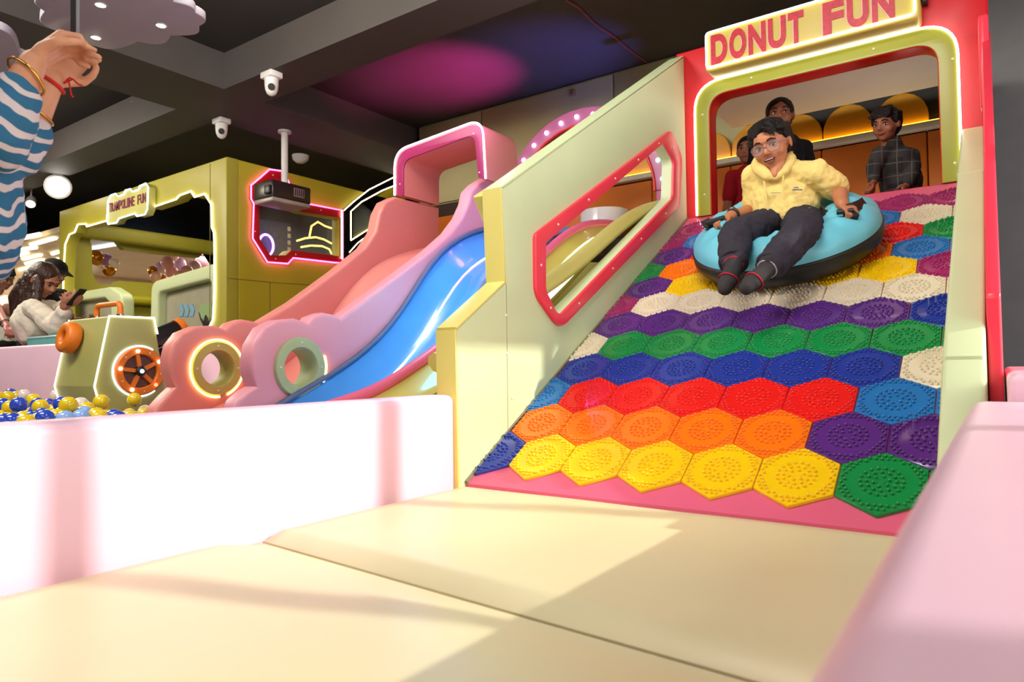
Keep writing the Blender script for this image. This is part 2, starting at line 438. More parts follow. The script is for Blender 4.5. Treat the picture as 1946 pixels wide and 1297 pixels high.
# thin dark gap strips along the side of the ramp
box('edge_strip', (0, 0, 0), (.012, RL, .012), mat('grey_metal', (150, 140, 120), .4, metal=.6), None)
es = bpy.data.objects['edge_strip']; mm = RM.copy(); mm.translation = RP(-.002, 0, 0); es.matrix_world = mm; es.parent = ramp; es.matrix_parent_inverse = PW(ramp).inverted()
# rail cushion on the right of the ramp
RH = .285
rail = thing('side_rail', 'pale green padded rail sloping down the right side of the ramp', 'rail', (-.085, 2.0, -.12))
def rail_piece(name, pts):
    plate(name, [pts], 'X', -.138, -.034, M_green, rail, bev=.014, bres=3)
def rz(y): return (y-RY0)*RZ/(RY1-RY0)+RH
rail_piece('cushion', [(2.34, rz(2.34)), (4.39, rz(4.39)), (4.39, 1.0), (2.34, -.1)])
rail_piece('cushion', [(1.98, .16), (2.333, rz(2.34)-.01), (2.333, -.1), (1.98, -.1)])
plate('seam_cover', [[(3.75, rz(3.75)+.004), (3.90, rz(3.90)+.004), (3.90, rz(3.90)-.15), (3.75, rz(3.75)-.15)]], 'X', -.140, -.032, M_green, rail, bev=.014, bres=2)
# ------------------------------------------------------------------ red gate over the top of the ramp
GY = 4.40
gate = thing('slide_gate', 'tall red padded gate with lime border and white neon line over the ramp', 'gate', (-.86, GY, 1.4))
def arch(x0, x1, z0, z1, r): return rnd([(x0, z0), (x0, z1), (x1, z1), (x1, z0)], [0, r, r, 0], 8)
plate('red_frame', [[(-1.73, -.1), (-1.73, 2.53), (0, 2.53), (0, -.1)], [(p[0], p[1]) for p in arch(-1.515, -.222, RZ+.005, 2.195, .13)]], 'Y', GY+.002, GY+.16, M_red, gate, bev=.012)
plate('lime_border', [arch(-1.598, -.142, RZ+.004, 2.278, .19)[::1] + arch(-1.507, -.230, RZ+.004, 2.188, .125)[::-1]], 'Y', GY-.016, GY+.004, M_band, gate, bev=.003)
tube('red_trim', [(x, GY-.004, z) for x, z in arch(-1.510, -.227, RZ+.004, 2.191, .125)], .008, M_red, gate)
tube('neon_tube', [(x, GY-.018, z) for x, z in arch(-1.600, -.140, RZ+.01, 2.280, .19)], .0068, N_white, gate)
for a, b in ((1335, 218), (1339, 370), (1428, 148), (1660, 93), (1810, 112), (1814, 310)): bolt(W(a, b, 'Y', GY-.018), '-Y', gate, .007)
box('red_cap', (-.045, GY-.25, RZ+.3), (0, GY+.01, 2.18), M_redplastic, gate, bev=.018, seg=3)
plate('side_panel', [rnd([(2.5, -.12), (4.38, -.12), (4.38, 2.12), (4.25, 2.12), (2.5, .64)], .03)], 'X', -.031, .006, M_redplastic, gate, bev=.008)
# lettered sign
sign = thing('lettered_sign', 'yellow light box sign reading DONUT FUN above the red gate', 'sign', (-.9, 4.32, 2.3))
sx0, sx1, sz0, sz1 = -1.478, -.300, 2.285, 2.545
plate('board', [rnd([(sx0, sz0), (sx0, sz1), (sx1, sz1), (sx1, sz0)], .03)], 'Y', 4.25, 4.40, mat('yellow_sign_vinyl', (196, 174, 84), .35, var=.03), sign, bev=.012)
nl = rnd([(sx0+.012, sz0+.024), (sx0+.012, sz1-.012), (sx1-.022, sz1-.012), (sx1-.022, sz0+.024)], .025)
tube('neon_tube', [(x, 4.246, z) for x, z in nl], .0068, N_white, sign, closed=True)
M_letter = mat('crimson_print', (186, 20, 48), .4, var=.25, scale=40)
M_lback = mat('pale_pink_print', (226, 170, 160), .4)
def letters(word, cx, cz, width, height, y, off=.045):
    me = text_me(word, 1, .002, off, 1.0)
    xs = [v.co.x for v in me.vertices]; ys = [v.co.y for v in me.vertices]
    sx = width/(max(xs)-min(xs)); sy = height/(max(ys)-min(ys)); ox = (max(xs)+min(xs))/2; oy = (max(ys)+min(ys))/2
    for v in me.vertices: v.co = Vector((cx+(v.co.x-ox)*sx, y-v.co.z*1.0, cz+(v.co.y-oy)*sy))
    return me
def word(parent, txt, x0, x1, z0, z1, y, m, back=None, off=.045):
    n = len(txt); adv = [1.0 if c not in 'IT' else .85 for c in txt]; tot = sum(adv); x = x0
    for c, a in zip(txt, adv):
        wd = (x1-x0)*a/tot
        if c != ' ':
            if back: link('letter_shadow', letters(c, x+wd/2-.006, (z0+z1)/2, wd*.88, z1-z0, y+.0015, off), back, parent)
            link('letter', letters(c, x+wd/2, (z0+z1)/2, wd*.88, z1-z0, y, off), m, parent)
        x += wd
word(sign, 'DONUT', sx0+.034, sx0+.60, sz0+.036, sz1-.036, 4.2475, M_letter, M_lback)
word(sign, 'FUN', sx0+.69, sx0+1.07, sz0+.036, sz1-.036, 4.2475, M_letter, M_lback)
box('bracket', (sx1+.004, 4.33, 2.40), (sx1+.03, 4.42, 2.5), M_black, sign, bev=.004)
# platform room behind the gate
st = struct(box('trim_1', (-1.72, 4.575, 2.345), (0, 5.58, 2.46), mat('cream_soffit', (226, 222, 214), .5, var=.02)), 'cream soffit over the platform behind the gate', 'soffit')
struct(box('wall_inner', (-1.72, 4.57, -.1), (-1.60, 4.68, 2.345), mat('cream_post', (196, 180, 150), .5)), 'cream post behind the left of the gate', 'wall')
struct(box('wall_platform', (-.10, 4.58, -.1), (0.0, 5.97, 2.345), M_dark), 'side wall of the platform behind the gate', 'wall')
struct(box('trim_2', (-1.72, 5.975, 2.28), (-.06, 6.0, 3.2), mat('black_fascia', (22, 19, 17), .6)), 'black strip above the golden arches', 'fascia')
ow = thing('padded_back_wall', 'orange padded wall with scalloped golden arches and a glowing yellow light ledge', 'padded wall', (-2.6, 5.98, 1.4))
xs = [-1.847+.367*k for k in range(-6, 6)]
for x in xs:
    if x+.36 > -.06: continue
    pts = [(x+.004, 2.21)] + [(x+.1835-.1795*math.cos(math.pi*t/12), 2.27+.195*math.sin(math.pi*t/12)) for t in range(13)] + [(x+.363, 2.21)]
    plate('golden_arch', [pts], 'Y', 5.925, 5.972, M_gold, ow, bev=.008)
for x in [-1.127+.729*k for k in range(-6, 2)]:
    box('orange_panel', (x+.003, 5.925, -.1), (min(x+.726, -.07), 5.985, 2.14), M_orange, ow, bev=.010)
box('ledge', (-4.05, 5.86, 2.15), (-.065, 5.98, 2.198), mat('pale_ledge', (206, 196, 176), .5), ow, bev=.004)
box('light_strip', (-4.04, 5.895, 2.200), (-.07, 5.910, 2.212), N_yellow, ow)
# ------------------------------------------------------------------ green partition panel with the red window
PX = -1.672
panel = thing('partition_panel', 'pale green sloped partition with a long red framed window beside the ramp', 'partition', (-1.72, 2.6, -.1))
out = WX([(1291, 108), (954, 357), (962, 538), (868, 627), (873, 752)], PX)
top_y, top_z = 4.395, out[0][1]+.05
outer = rnd([(4.397, 2.49), out[1], out[2], out[3], (out[4][0], -.11), (4.397, -.11)], [0, .02, 0, .02, 0, 0])
win_o = WX([(1012, 445), (1272, 246), (1293, 300), (1288, 393), (1060, 628), (1013, 560)], PX)
win_i = WX([(1033, 463), (1258, 273), (1277, 305), (1275, 377), (1057, 603), (1033, 552)], PX)
hole = rnd(win_i, [.03, .06, .05, .05, .07, .06])
plate('board', [outer, hole], 'X', PX-.07, PX, M_green, panel, bev=.004)
wf = plate('window_frame', [rnd(win_o, [.05, .10, .09, .09, .12, .10]), rnd(win_i, [.03, .06, .05, .05, .07, .06])], 'X', PX-.004, PX+.016, M_redplastic, panel, bev=.006, bres=3)
mid = [((a[0]+b[0])/2, (a[1]+b[1])/2) for a, b in zip(win_o, win_i)]
for i in range(6):
    a, b = Vector(mid[i]), Vector(mid[(i+1) % 6]); n = {0: 5, 3: 4}.get(i, 1)
    for k in range(n):
        p = a+(b-a)*((k+.5)/n); bolt((PX+.016, p.x, p.y), '+X', panel, .006)
# soft yellow padded edge that wraps the free border of the panel
ed = [(4.39, 2.495), out[1], out[2], out[3], (out[4][0], -.1)]
def edge_pad(name, a, b, wd=.012):
    a, b = Vector(a), Vector(b); t = (b-a).normalized(); n = Vector((t.y, -t.x))*-1
    q = [tuple(a), tuple(b), tuple(b+n*wd), tuple(a+n*wd)]
    return plate(name, [q], 'X', PX-.098, PX+.002, M_yedge, panel, bev=.005)
edge_pad('edge_padding', ed[1], ed[0], .004).data.materials[0] = M_green
for a, b in zip(ed[1:], ed[2:]): edge_pad('edge_padding', b, a)
bb = WX([(908, 372), (958, 338), (1240, 150), (1240, 200), (975, 395), (932, 432)], -1.80)
plate('back_board', [rnd(bb, .01)], 'X', -1.83, -1.775, M_yedge, panel, bev=.006)
for a, b in ((963, 672), (973, 757), (962, 600)): bolt(W(a, b, 'X', PX), '+X', panel, .007)
sm = WX([(962, 540), (975, 905)], PX)
box('seam', (PX-.001, sm[0][0]-.0015, -.1), (PX+.0008, sm[0][0]+.0015, sm[0][1]), mat('seam_green', (150, 152, 112), .6), panel)  # joint line in a darker green than the board
# ------------------------------------------------------------------ pink cloud slide and its neighbours
X1, X2 = -2.62, -3.25
def interp(tab, y):
    if y <= tab[0][0]: return tab[0][1]
    for (a, za), (b, zb) in zip(tab, tab[1:]):
        if y <= b:
            t = (y-a)/(b-a); return za+(zb-za)*t
    return tab[-1][1]
def smooth_tab(tab, n=40, it=3):
    y0, y1 = tab[0][0], tab[-1][0]; ys = [y0+(y1-y0)*i/n for i in range(n+1)]; z = [interp(tab, y) for y in ys]
    for _ in range(it): z = [z[0]]+[(z[i-1]+2*z[i]+z[i+1])/4 for i in range(1, n)]+[z[-1]]
    return list(zip(ys, z))
def ring_part(x, parent, yc, zc, neon_arc, nm):
    """lime ring let into a cloud wall, lined hole and a glowing rim"""
    me = revolve_me([(.086, -.11), (.086, .004), (.094, .014), (.132, .014), (.140, .006), (.140, -.002)], 40, axis='X')
    o = link('porthole_ring', move(me, (x, yc, zc)), mat('lime_foam', (182, 176, 92), .45, var=.04, scale=12, bump=.1, bscale=25) if nm == 'far' else mat('sage_foam', (172, 180, 134), .45, var=.04, scale=12, bump=.1, bscale=25), parent)
    for a in (0, 90, 180, 270):
        bolt((x+.015, yc+.113*math.cos(math.radians(a)), zc+.113*math.sin(math.radians(a))), '+X', o, .005)
    a0, a1 = neon_arc
    tube('neon_rim', [(x+.008, yc+.146*math.cos(math.radians(a0+(a1-a0)*k/40)), zc+.146*math.sin(math.radians(a0+(a1-a0)*k/40))) for k in range(41)], .0042, glow('neon_amber', (255, 222, 130), 6), o)
cloud = thing('cloud_slide', 'pink slide with cloud shaped side walls and a magenta neon arch at its top', 'slide', (-2.95, 2.3, -.1))
def circle(y, z, r, n=32): return [(y+r*math.cos(2*math.pi*k/n), z+r*math.sin(2*math.pi*k/n)) for k in range(n)]
near = WX([(445, 780), (452, 762), (470, 745), (487, 735), (479, 712), (477, 688), (483, 655), (503, 622), (530, 608), (562, 605), (587, 614), (596, 602), (617, 594), (637, 598), (648, 604), (700, 565), (760, 521), (820, 476), (858, 442), (880, 412), (892, 385), (897, 362), (910, 348), (926, 338)], X1)
near = [(near[0][0]-.02, -.1)]+near+[(3.72, near[-1][1]+.01), (3.72, -.1)]
plate('side_wall', [near, circle(2.022, .447, .0865)], 'X', X1-.10, X1, M_cloud, cloud, bev=.02, bres=3)
ring_part(X1, cloud, 2.022, .447, (-50, 22), 'near')
far = WX([(288, 795), (300, 772), (318, 752), (334, 737), (324, 712), (321, 685), (328, 655), (346, 632), (375, 620), (410, 619), (430, 626), (440, 614), (462, 607), (484, 611), (494, 614), (560, 574), (640, 515), (695, 470), (715, 440), (722, 405), (733, 383), (752, 374)], X2)
far = [(far[0][0]-.02, -.1)]+far+[(3.72, far[-1][1]+.01), (3.72, -.1)]
plate('side_wall', [far, circle(1.999, .447, .0865)], 'X', X2-.10, X2, M_peach, cloud, bev=.02, bres=3)
ring_part(X2, cloud, 1.999, .447, (-68, 275), 'far')
# chute between the two cloud walls
TAB_B = [(1.55, .16), (1.75, .20)] + sorted([(p[0], p[1]) for p in WX([(928, 435), (874, 452), (839, 477), (804, 515), (780, 564), (752, 610), (699, 665), (647, 704), (594, 735), (532, 770)], X1)]) + [(3.9, 1.40), (4.3, 1.46), (4.75, 1.5)]
TAB_B = smooth_tab(TAB_B)
def chute(name, xa, xb, tab, cross, m, parent, thick=.02, n=18):
    bm = bmesh.new(); T = []
    for y, z in tab:
        T.append([bm.verts.new((xa+(xb-xa)*j/n, y, z+cross(j/n))) for j in range(n+1)])
    Bt = [[bm.verts.new((v.co.x, v.co.y+.01, v.co.z-thick)) for v in row] for row in T]
    for i in range(len(T)-1):
        for j in range(n):
            bm.faces.new((T[i][j], T[i+1][j], T[i+1][j+1], T[i][j+1])); bm.faces.new((Bt[i][j], Bt[i][j+1], Bt[i+1][j+1], Bt[i+1][j]))
        bm.faces.new((T[i][0], Bt[i][0], Bt[i+1][0], T[i+1][0])); bm.faces.new((T[i][n], T[i+1][n], Bt[i+1][n], Bt[i][n]))
    for R_, Q in ((T[0], Bt[0]), (T[-1], Bt[-1])):
        for j in range(n): bm.faces.new((R_[j], R_[j+1], Q[j+1], Q[j]))
    me = bm_done(bm, name); autosmooth(me, 60); return link(name, me, m, parent)
chute('chute', X2+.002, X1-.102, [(y, z-.06) for y, z in TAB_B if y < 3.72], lambda s: -.06*math.sin(math.pi*s), M_peach, cloud)
# neon arch at the top of the cloud slide
AY = 3.335
ao = rnd(WY([(751, 372), (751, 288), (918, 226), (924, 340)], AY), [0, .13, .11, 0], 10)
ai = rnd(WY([(768, 372), (768, 306), (903, 256), (910, 338)], AY), [0, .08, .07, 0], 10)
plate('arch', [ao+ai[::-1]], 'Y', AY, AY+.36, M_peach, cloud, bev=.012)
tube('neon_tube', [(x, AY-.006, z) for x, z in ao], .0065, N_pinkw, cloud)
plate('arch_face', [[(x, z) for x, z in rnd(WY([(754, 372), (754, 291), (916, 231), (921, 340)], AY-.004), [0, .12, .10, 0], 10)]+ai[::-1]], 'Y', AY-.008, AY+.002, mat('magenta_board', (150, 16, 84), .4), cloud, bev=.002)
for a, b in ((826, 262), (900, 254), (760, 350), (911, 328)): bolt(W(a, b, 'Y', AY-.009), '-Y', cloud, .005)
lamp('arch_neon_light', 'POINT', (-2.5, 3.25, 1.98), (0, 0, 0), (.62, .2, 1), 2.2, shadow_soft_size=.05)
# blue slide
pearl = mat('blue_pearl_plastic', (72, 142, 216), .22, var=.2, scale=1.6, coat=.4)
blue = thing('wave_slide', 'glossy blue wave slide with a light strip running down it', 'slide', (-2.4, 2.2, -.1))
XB0, XB1 = X1+.004, -2.20
cb = lambda s: -.10*s - .10*math.sin(math.pi*s)**1.0
chute('chute', XB0, XB1, TAB_B, cb, pearl, blue, .03, 24)
tube('lip', [(XB0+.012, y, z+.012) for y, z in TAB_B if y < 3.7], .013, mat('slate_blue_rubber', (96, 104, 140), .5), blue)
tube('lip', [(XB1, y, z-.095) for y, z in TAB_B], .014, mat('slate_blue_rubber', (96, 104, 140), .5), blue)
led = [(XB0+(XB1-XB0)*.42, y, z+cb(.42)+.004) for y, z in TAB_B if y > 1.7]
def led_mat(name, stops, strength):
    M = bpy.data.materials.new(name); M.use_nodes = True; nt = M.node_tree; b = nt.nodes['Principled BSDF']
    tc = nt.nodes.new('ShaderNodeTexCoord'); sp = nt.nodes.new('ShaderNodeSeparateXYZ'); mr = nt.nodes.new('ShaderNodeMapRange'); r = nt.nodes.new('ShaderNodeValToRGB')
    nt.links.new(tc.outputs['Object'], sp.inputs[0]); nt.links.new(sp.outputs['Y'], mr.inputs[0])
    mr.inputs[1].default_value = 1.8; mr.inputs[2].default_value = 4.4
    nt.links.new(mr.outputs[0], r.inputs[0])
    while len(r.color_ramp.elements) < len(stops): r.color_ramp.elements.new(.5)
    for e, (p, c) in zip(r.color_ramp.elements, stops): e.position = p; e.color = (*lin(c), 1)
    nt.links.new(r.outputs[0], b.inputs['Emission Color']); b.inputs['Emission Strength'].default_value = strength
    return M
M_led = led_mat('led_strip_rainbow', [(0, (255, 190, 190)), (.15, (240, 250, 255)), (.33, (190, 230, 255)), (.45, (255, 60, 230)), (.62, (120, 255, 160)), (.9, (255, 245, 200))], 5)
tube('led_strip', led, .0048, M_led, blue, seg=6)
lamp('slide_cyan_light', 'POINT', (-2.25, 2.55, .95), (0, 0, 0), (.1, .75, 1), 5, shadow_soft_size=.1)
lamp('slide_violet_light', 'POINT', (-2.2, 3.0, 1.45), (0, 0, 0), (.30, .22, 1), 5, shadow_soft_size=.1)
# yellow slide between the blue one and the partition
yel = thing('yellow_slide', 'yellow slide glimpsed through the red framed window beside the blue slide', 'slide', (-2.0, 2.4, -.1))
TAB_Y = smooth_tab([(1.75, .20), (2.05, .26), (2.35, .39), (2.7, .58), (3.07, .80), (3.4, 1.02), (3.65, 1.17), (3.9, 1.27), (4.2, 1.33), (4.6, 1.35)])
cy = lambda s: .08 - .085*math.sin(math.pi*s)
chute('chute', -2.172, -1.80, TAB_Y, cy, mat('golden_pearl_plastic', (196, 176, 84), .2, var=.1, scale=2, coat=.4), yel, .02, 20)
tube('red_lip', [(-2.165, y, z+.075) for y, z in TAB_Y], .03, M_rose, yel)
tube('padded_lip', [(-1.80, y, z+.15+.06*math.sin((y-1.7)*2.4)) for y, z in TAB_Y if y > 2.0], .045, M_yedge, yel)
for q in (.35, .62): tube('led_strip', [(-2.172+.372*q, y, z+cy(q)+.003) for y, z in TAB_Y if y > 2.4], .0045, M_led, yel, seg=6)
me = revolve_me([(.17, 0), (.17, .34), (.176, .35), (.182, .34), (.182, 0)], 32)
link('entry_tube', move(me, (-2.36, 4.55, 1.22)), mat('white_pearl_plastic', (206, 200, 196), .2, var=.05, coat=.3), yel)
# arch with bulbs over the slide platform
ring = thing('bulb_arch', 'mauve half round arch studded with small white bulbs behind the green partition', 'arch', (-2.55, 4.85, 1.4))
cxr, czr, ro, ri = -2.647, 1.705, .750, .625
half = [(cxr+ro*math.cos(math.pi*k/32), czr+ro*math.sin(math.pi*k/32)) for k in range(33)] + [(cxr+ri*math.cos(math.pi*k/32), czr+ri*math.sin(math.pi*k/32)) for k in range(32, -1, -1)]
plate('arch_band', [half], 'Y', 4.70, 4.80, mat('mauve_board', (176, 92, 140), .4), ring, bev=.006)
tube('red_rim', [(cxr+(ri-.004)*math.cos(math.pi*k/32), 4.70, czr+(ri-.004)*math.sin(math.pi*k/32)) for k in range(33)], .012, M_red, ring)
BULB = sphere_me(.017, 12, 8); BULB.materials.append(glow('bulb_white', (225, 240, 255), 9))
BULBG = sphere_me(.017, 12, 8); BULBG.materials.append(glow('bulb_green', (120, 255, 200), 6))
for k in range(15):
    a = math.radians(6.5+k*12.2); o = bpy.data.objects.new('bulb', BULBG if k < 4 else BULB); COL.objects.link(o)
    o.location = (cxr+.687*math.cos(a), 4.695, czr+.687*math.sin(a)); o.parent = ring; o.matrix_parent_inverse = PW(ring).inverted()
for s in (-1, 1): box('arch_leg', (cxr+s*.687-.06, 4.705, -.1), (cxr+s*.687+.06, 4.795, czr), mat('mauve_board', (176, 92, 140), .4), ring, bev=.006)
hc = W(1240, 150, 'Y', 5.4)
tag(tube('red_hoop', [(hc.x+.22*math.cos(math.pi*k/20), 5.4, hc.z-.28+.28*math.sin(math.pi*k/20)) for k in range(21)], .035, M_red), 'small red hoop showing above the green partition near the gate', 'hoop')
struct(box('trim_3', (-3.36, 4.72, -.1), (-1.78, 5.9, 1.28), M_olive), 'raised slide platform behind the partition', 'platform')
# ------------------------------------------------------------------ film projector prop in the ball pit
prop = thing('film_projector_prop', 'pale green six sided film projector prop with orange reels standing in the ball pit', 'prop', (-4.45, 2.03, .0))
HX = [(1.905, .757), (2.165, .757), (2.235, .352), (2.15, .02), (1.915, .02), (1.828, .352)]
plate('body', [rnd(HX, .015, 3)], 'X', -4.70, -4.19, mat('sage_vinyl', (158, 156, 90), .45, var=.04, scale=4), prop, bev=.008)
tube('neon_tube', [(-4.186, y, z) for y, z in [(2.235-.05, .66), HX[1], HX[0], HX[5], HX[4]]], .0052, N_white, prop)
tube('neon_tube', [(-4.70, y-.002, z) for y, z in [HX[0], HX[5], HX[4]]], .004, N_warm, prop)
WC, WZc = 2.076, .435
M_or = mat('orange_foam', (214, 112, 20), .45, var=.06, scale=10)
wheel = link('reel_wheel', move(revolve_me([(.098, -.002), (.098, .022), (.104, .028), (.136, .028), (.142, .022), (.142, -.002)], 40, axis='X'), (-4.19, WC, WZc)), M_or, prop)
link('mesh_disc', move(revolve_me([(0, .004), (.1, .004), (.1, -.002), (0, -.002)], 32, axis='X'), (-4.19, WC, WZc)), mat('brown_speaker_mesh', (96, 70, 64), .6, var=.4, scale=180), prop)
for k in range(5):
    a = math.radians(100+72*k); d = Vector((0, math.cos(a), math.sin(a))); n = Vector((0, -d.z, d.y))
    p, q = d*.028, d*.108
    bm = bmesh.new(); vs = []
    for x in (-4.187, -4.166):
        for c in (p-n*.011, p+n*.011, q+n*.011, q-n*.011): vs.append(bm.verts.new((x, WC+c.y, WZc+c.z)))
    for f in ((0, 1, 2, 3), (4, 7, 6, 5), (0, 4, 5, 1), (1, 5, 6, 2), (2, 6, 7, 3), (3, 7, 4, 0)): bm.faces.new([vs[i] for i in f])
    sp = link('spoke', bm_done(bm, 'spoke'), M_or, wheel)
    b = bpy.data.objects.new('bulb', sphere_me(.011, 12, 8, loc=(-4.158, WC+d.y*.12, WZc+d.z*.12))); COL.objects.link(b)
    b.data.materials.append(glow('bulb_red', (255, 90, 60), 7) if k == 3 else glow('bulb_rose', (255, 225, 225), 8)); b.parent = wheel; b.matrix_parent_inverse = PW(wheel).inverted()
hub = link('hub', move(revolve_me([(0, .04), (.02, .038), (.030, .03), (.032, 0)], 24, axis='X'), (-4.19, WC, WZc)), M_black, prop)
link('bulb', sphere_me(.012, 12, 8, loc=(-4.152, WC, WZc)), glow('bulb_cyan', (170, 235, 255), 8), hub)
tube('neon_ring', [(-4.184, WC+.150*math.cos(math.radians(58+250*k/48)), WZc+.150*math.sin(math.radians(58+250*k/48))) for k in range(49)], .005, N_blue, prop)
for k in range(5):
    a = math.radians(64+72*k); bolt((-4.163, WC+.12*math.cos(a), WZc+.12*math.sin(a)), '+X', prop, .004)
# handle and round orange cushion on the side
hd = tube('handle', rnd([(-4.60, 2.02, .765), (-4.60, 2.02, .845), (-4.30, 2.02, .845), (-4.30, 2.02, .765)], .05, 6, closed=False), .017, M_or, prop, seg=10)
for x in (-4.60, -4.30): link('handle_foot', move(revolve_me([(0, .022), (.02, .022), (.026, .0), (0, 0)], 16), (x, 2.02, .757)), mat('chrome', (220, 220, 225), .12, metal=1), hd)
me = revolve_me([(.062+.034*math.copysign(abs(math.cos(2*math.pi*k/16))**.7, math.cos(2*math.pi*k/16)), .042*math.copysign(abs(math.sin(2*math.pi*k/16))**.7, math.sin(2*math.pi*k/16))) for k in range(16)], 36, True, axis='Y')
me.transform(Matrix.Translation((-4.53, 1.835, .64)) @ Matrix.Rotation(math.radians(-12), 4, 'X'))
link('round_cushion', me, M_or, prop)
me = revolve_me([(0, .002), (.04, .002), (.04, -.004), (0, -.004)], 20, axis='Y'); me.transform(Matrix.Translation((-4.53, 1.868, .645)) @ Matrix.Rotation(math.radians(-12), 4, 'X'))
link('cushion_hole', me, M_black, prop)
def barrel(p, d, r, L, m, nm):
    me = revolve_me([(0, 0), (r, 0), (r, L-.01), (r-.008, L), (0, L)], 24)
    me.transform(Matrix.Translation(p) @ Vector(d).normalized().to_track_quat('Z', 'Y').to_matrix().to_4x4()); return link(nm, me, m, prop)
LD = (.04, .9, .42)
barrel((-4.33, 2.17, .60), LD, .062, .24, M_black, 'lens_barrel')
barrel(Vector((-4.33, 2.17, .60))+Vector(LD).normalized()*.235, LD, .066, .045, M_or, 'lens_cap')
barrel((-4.40, 2.15, .685), LD, .045, .13, M_black, 'lens_barrel')
barrel((-4.30, 2.19, .50), LD, .04, .12, M_black, 'lens_barrel')
# ------------------------------------------------------------------ ball pit
tag(box('pit_wall', (-10.5, 2.15, -.12), (-4.82, 2.25, .638), M_pink, None, bev=.02), 'pink padded wall at the back left of the ball pit', 'padded wall')
tag(box('pit_wall', (-4.81, 2.50, -.12), (-3.36, 2.60, .62), M_pink, None, bev=.02), 'pink padded wall behind the projector prop in the ball pit', 'padded wall')
BR = .04
balls = []
cols = ['B']*46+['Y']*40+['W']*8+['C']*6
M_ball = dict(B=mat('blue_ball_plastic', (38, 72, 190), .18, var=.03, coat=.4), Y=mat('yellow_ball_plastic', (226, 196, 22), .18, var=.03, coat=.4), W=mat('white_ball_plastic', (226, 214, 208), .2, var=.03, coat=.4), C=mat('clear_blue_ball_plastic', (140, 180, 240), .15, var=.03, coat=.4))
BN = dict(B='glossy blue ball', Y='glossy yellow ball', W='glossy white ball', C='pale blue ball')
BME = {}
for k in 'BYWC':
    BME[k] = sphere_me(BR, 16, 10); BME[k].materials.append(M_ball[k])
rb = random.Random(3)
def inprop(x, y): return -4.80 < x < -4.13 and 1.77 < y < 2.30
def incloud(x, y): return x > -3.42
nxb, nyb = 58, 20
for i in range(nxb):
    for j in range(nyb):
        x = -7.6+i*.0735+(j % 2)*.036+rb.uniform(-.012, .012); y = 1.02+j*.0735+rb.uniform(-.012, .012)
        if inprop(x, y) or incloud(x, y) or y > (2.10 if x < -4.80 else 2.44): continue
        z = .185+.030*math.sin(x*5.1+y*3)*math.cos(y*6-x*2)+rb.uniform(-.012, .012)+.03*max(0, (x+4.1))*1.2
        balls.append((x, y, z))
for i in range(70):
    x, y = rb.uniform(-6.6, -3.5), rb.uniform(1.3, 2.4)
    if x < -4.8 and y > 2.1: continue
    if inprop(x, y) or incloud(x, y): continue
    if all((x-a)**2+(y-b)**2 > .005 for a, b, c in balls[-25:] if c > .24): balls.append((x, y, .255+rb.uniform(-.01, .03)))
def seen(p):
    d = Vector(p)-CAM; z = d.dot(fw); px = 973+F*d.dot(RT)/z
    t = (-1.74-CAM.x)/d.x; zz = CAM.z+d.z*t
    return px > -30 and zz > .326 and z > 0
vis = sorted([b for b in balls if seen((b[0], b[1], b[2]+BR))], key=lambda b: (Vector(b)-CAM).length)
big, rest = vis[:290], vis[290:]
for b in big:
    k = rb.choice(cols); o = bpy.data.objects.new('pit_ball', BME[k]); COL.objects.link(o); o.location = b
    tag(o, BN[k]+' lying among the others in the ball pit', 'ball', BN[k]+'s in the pit')
bm = bmesh.new()
low = [(-4.9+i*.078+(j % 2)*.039+rb.uniform(-.01, .01), .77+j*.076+rb.uniform(-.01, .01), .105+.012*rb.random()) for i in range(40) for j in range(19)]
low = [p for p in low if p[0] < -1.86 and not (p[0] > -3.42 and p[1] > 1.48) and not inprop(p[0], p[1]) and all(abs(p[0]-q[0]) > .05 or abs(p[1]-q[1]) > .05 for q in balls) and not seen((p[0], p[1], p[2]+BR))]
for b in rest + low + [(x, y, z) for x, y, z in balls if not seen((x, y, z+BR)) and -4.9 < x]:
    g = bmesh.ops.create_icosphere(bm, subdivisions=2, radius=BR)
    k = rb.choice((0, 0, 1, 1, 2))
    for v in g['verts']: v.co += Vector(b)
    for f in {f for v in g['verts'] for f in v.link_faces}: f.material_index = k; f.smooth = True
me = bpy.data.meshes.new('fill'); bm.to_mesh(me); bm.free()
for k in 'BYW': me.materials.append(M_ball[k])
o = bpy.data.objects.new('ball_fill', me); COL.objects.link(o)
tag(o, 'mass of blue and yellow balls deeper in the ball pit', 'balls', kind='stuff')
struct(box('trim_4', (-10.5, .7, -.12), (-1.81, 2.48, .06), mat('pit_floor_navy', (40, 50, 96), .6)), 'floor of the ball pit under the balls', 'pit floor')
# ------------------------------------------------------------------ trampoline room at the left
XT, YT = -6.45, 4.07
tram = thing('trampoline_booth', 'olive yellow padded booth with a white neon outlined camera shaped opening', 'booth', (-8.2, YT, -.1))
opening = WY([(126, 645), (123, 601), (121, 560), (122, 516), (125, 465), (133, 446), (143, 442), (149, 427), (164, 426), (166, 431), (204, 420), (281, 392), (286, 396), (336, 379), (342, 372), (364, 364), (371, 375), (390, 369), (403, 389), (404, 433), (408, 443), (409, 475), (409, 550), (406, 608), (399, 622)], YT)
lo_l, lo_r = opening[0][0], opening[-1][0]
wl = W(113, 405, 'Y', YT); wr = W(430, 298, 'Y', YT)
plate('front_wall', [[(wl.x, -.1), (wl.x, wl.z+.02), (XT, wr.z), (XT, -.1)], [(lo_l, -.05)]+opening+[(lo_r, -.05)]], 'Y', YT, YT+.14, M_olive, tram, bev=.01)
tube('neon_tube', [(x, YT-.008, z) for x, z in opening], .009, N_warm, tram)
box('seam', (-6.75, YT-.003, .2), (-6.744, YT+.002, wr.z-.02), mat('seam_dark', (90, 84, 30), .6), tram)
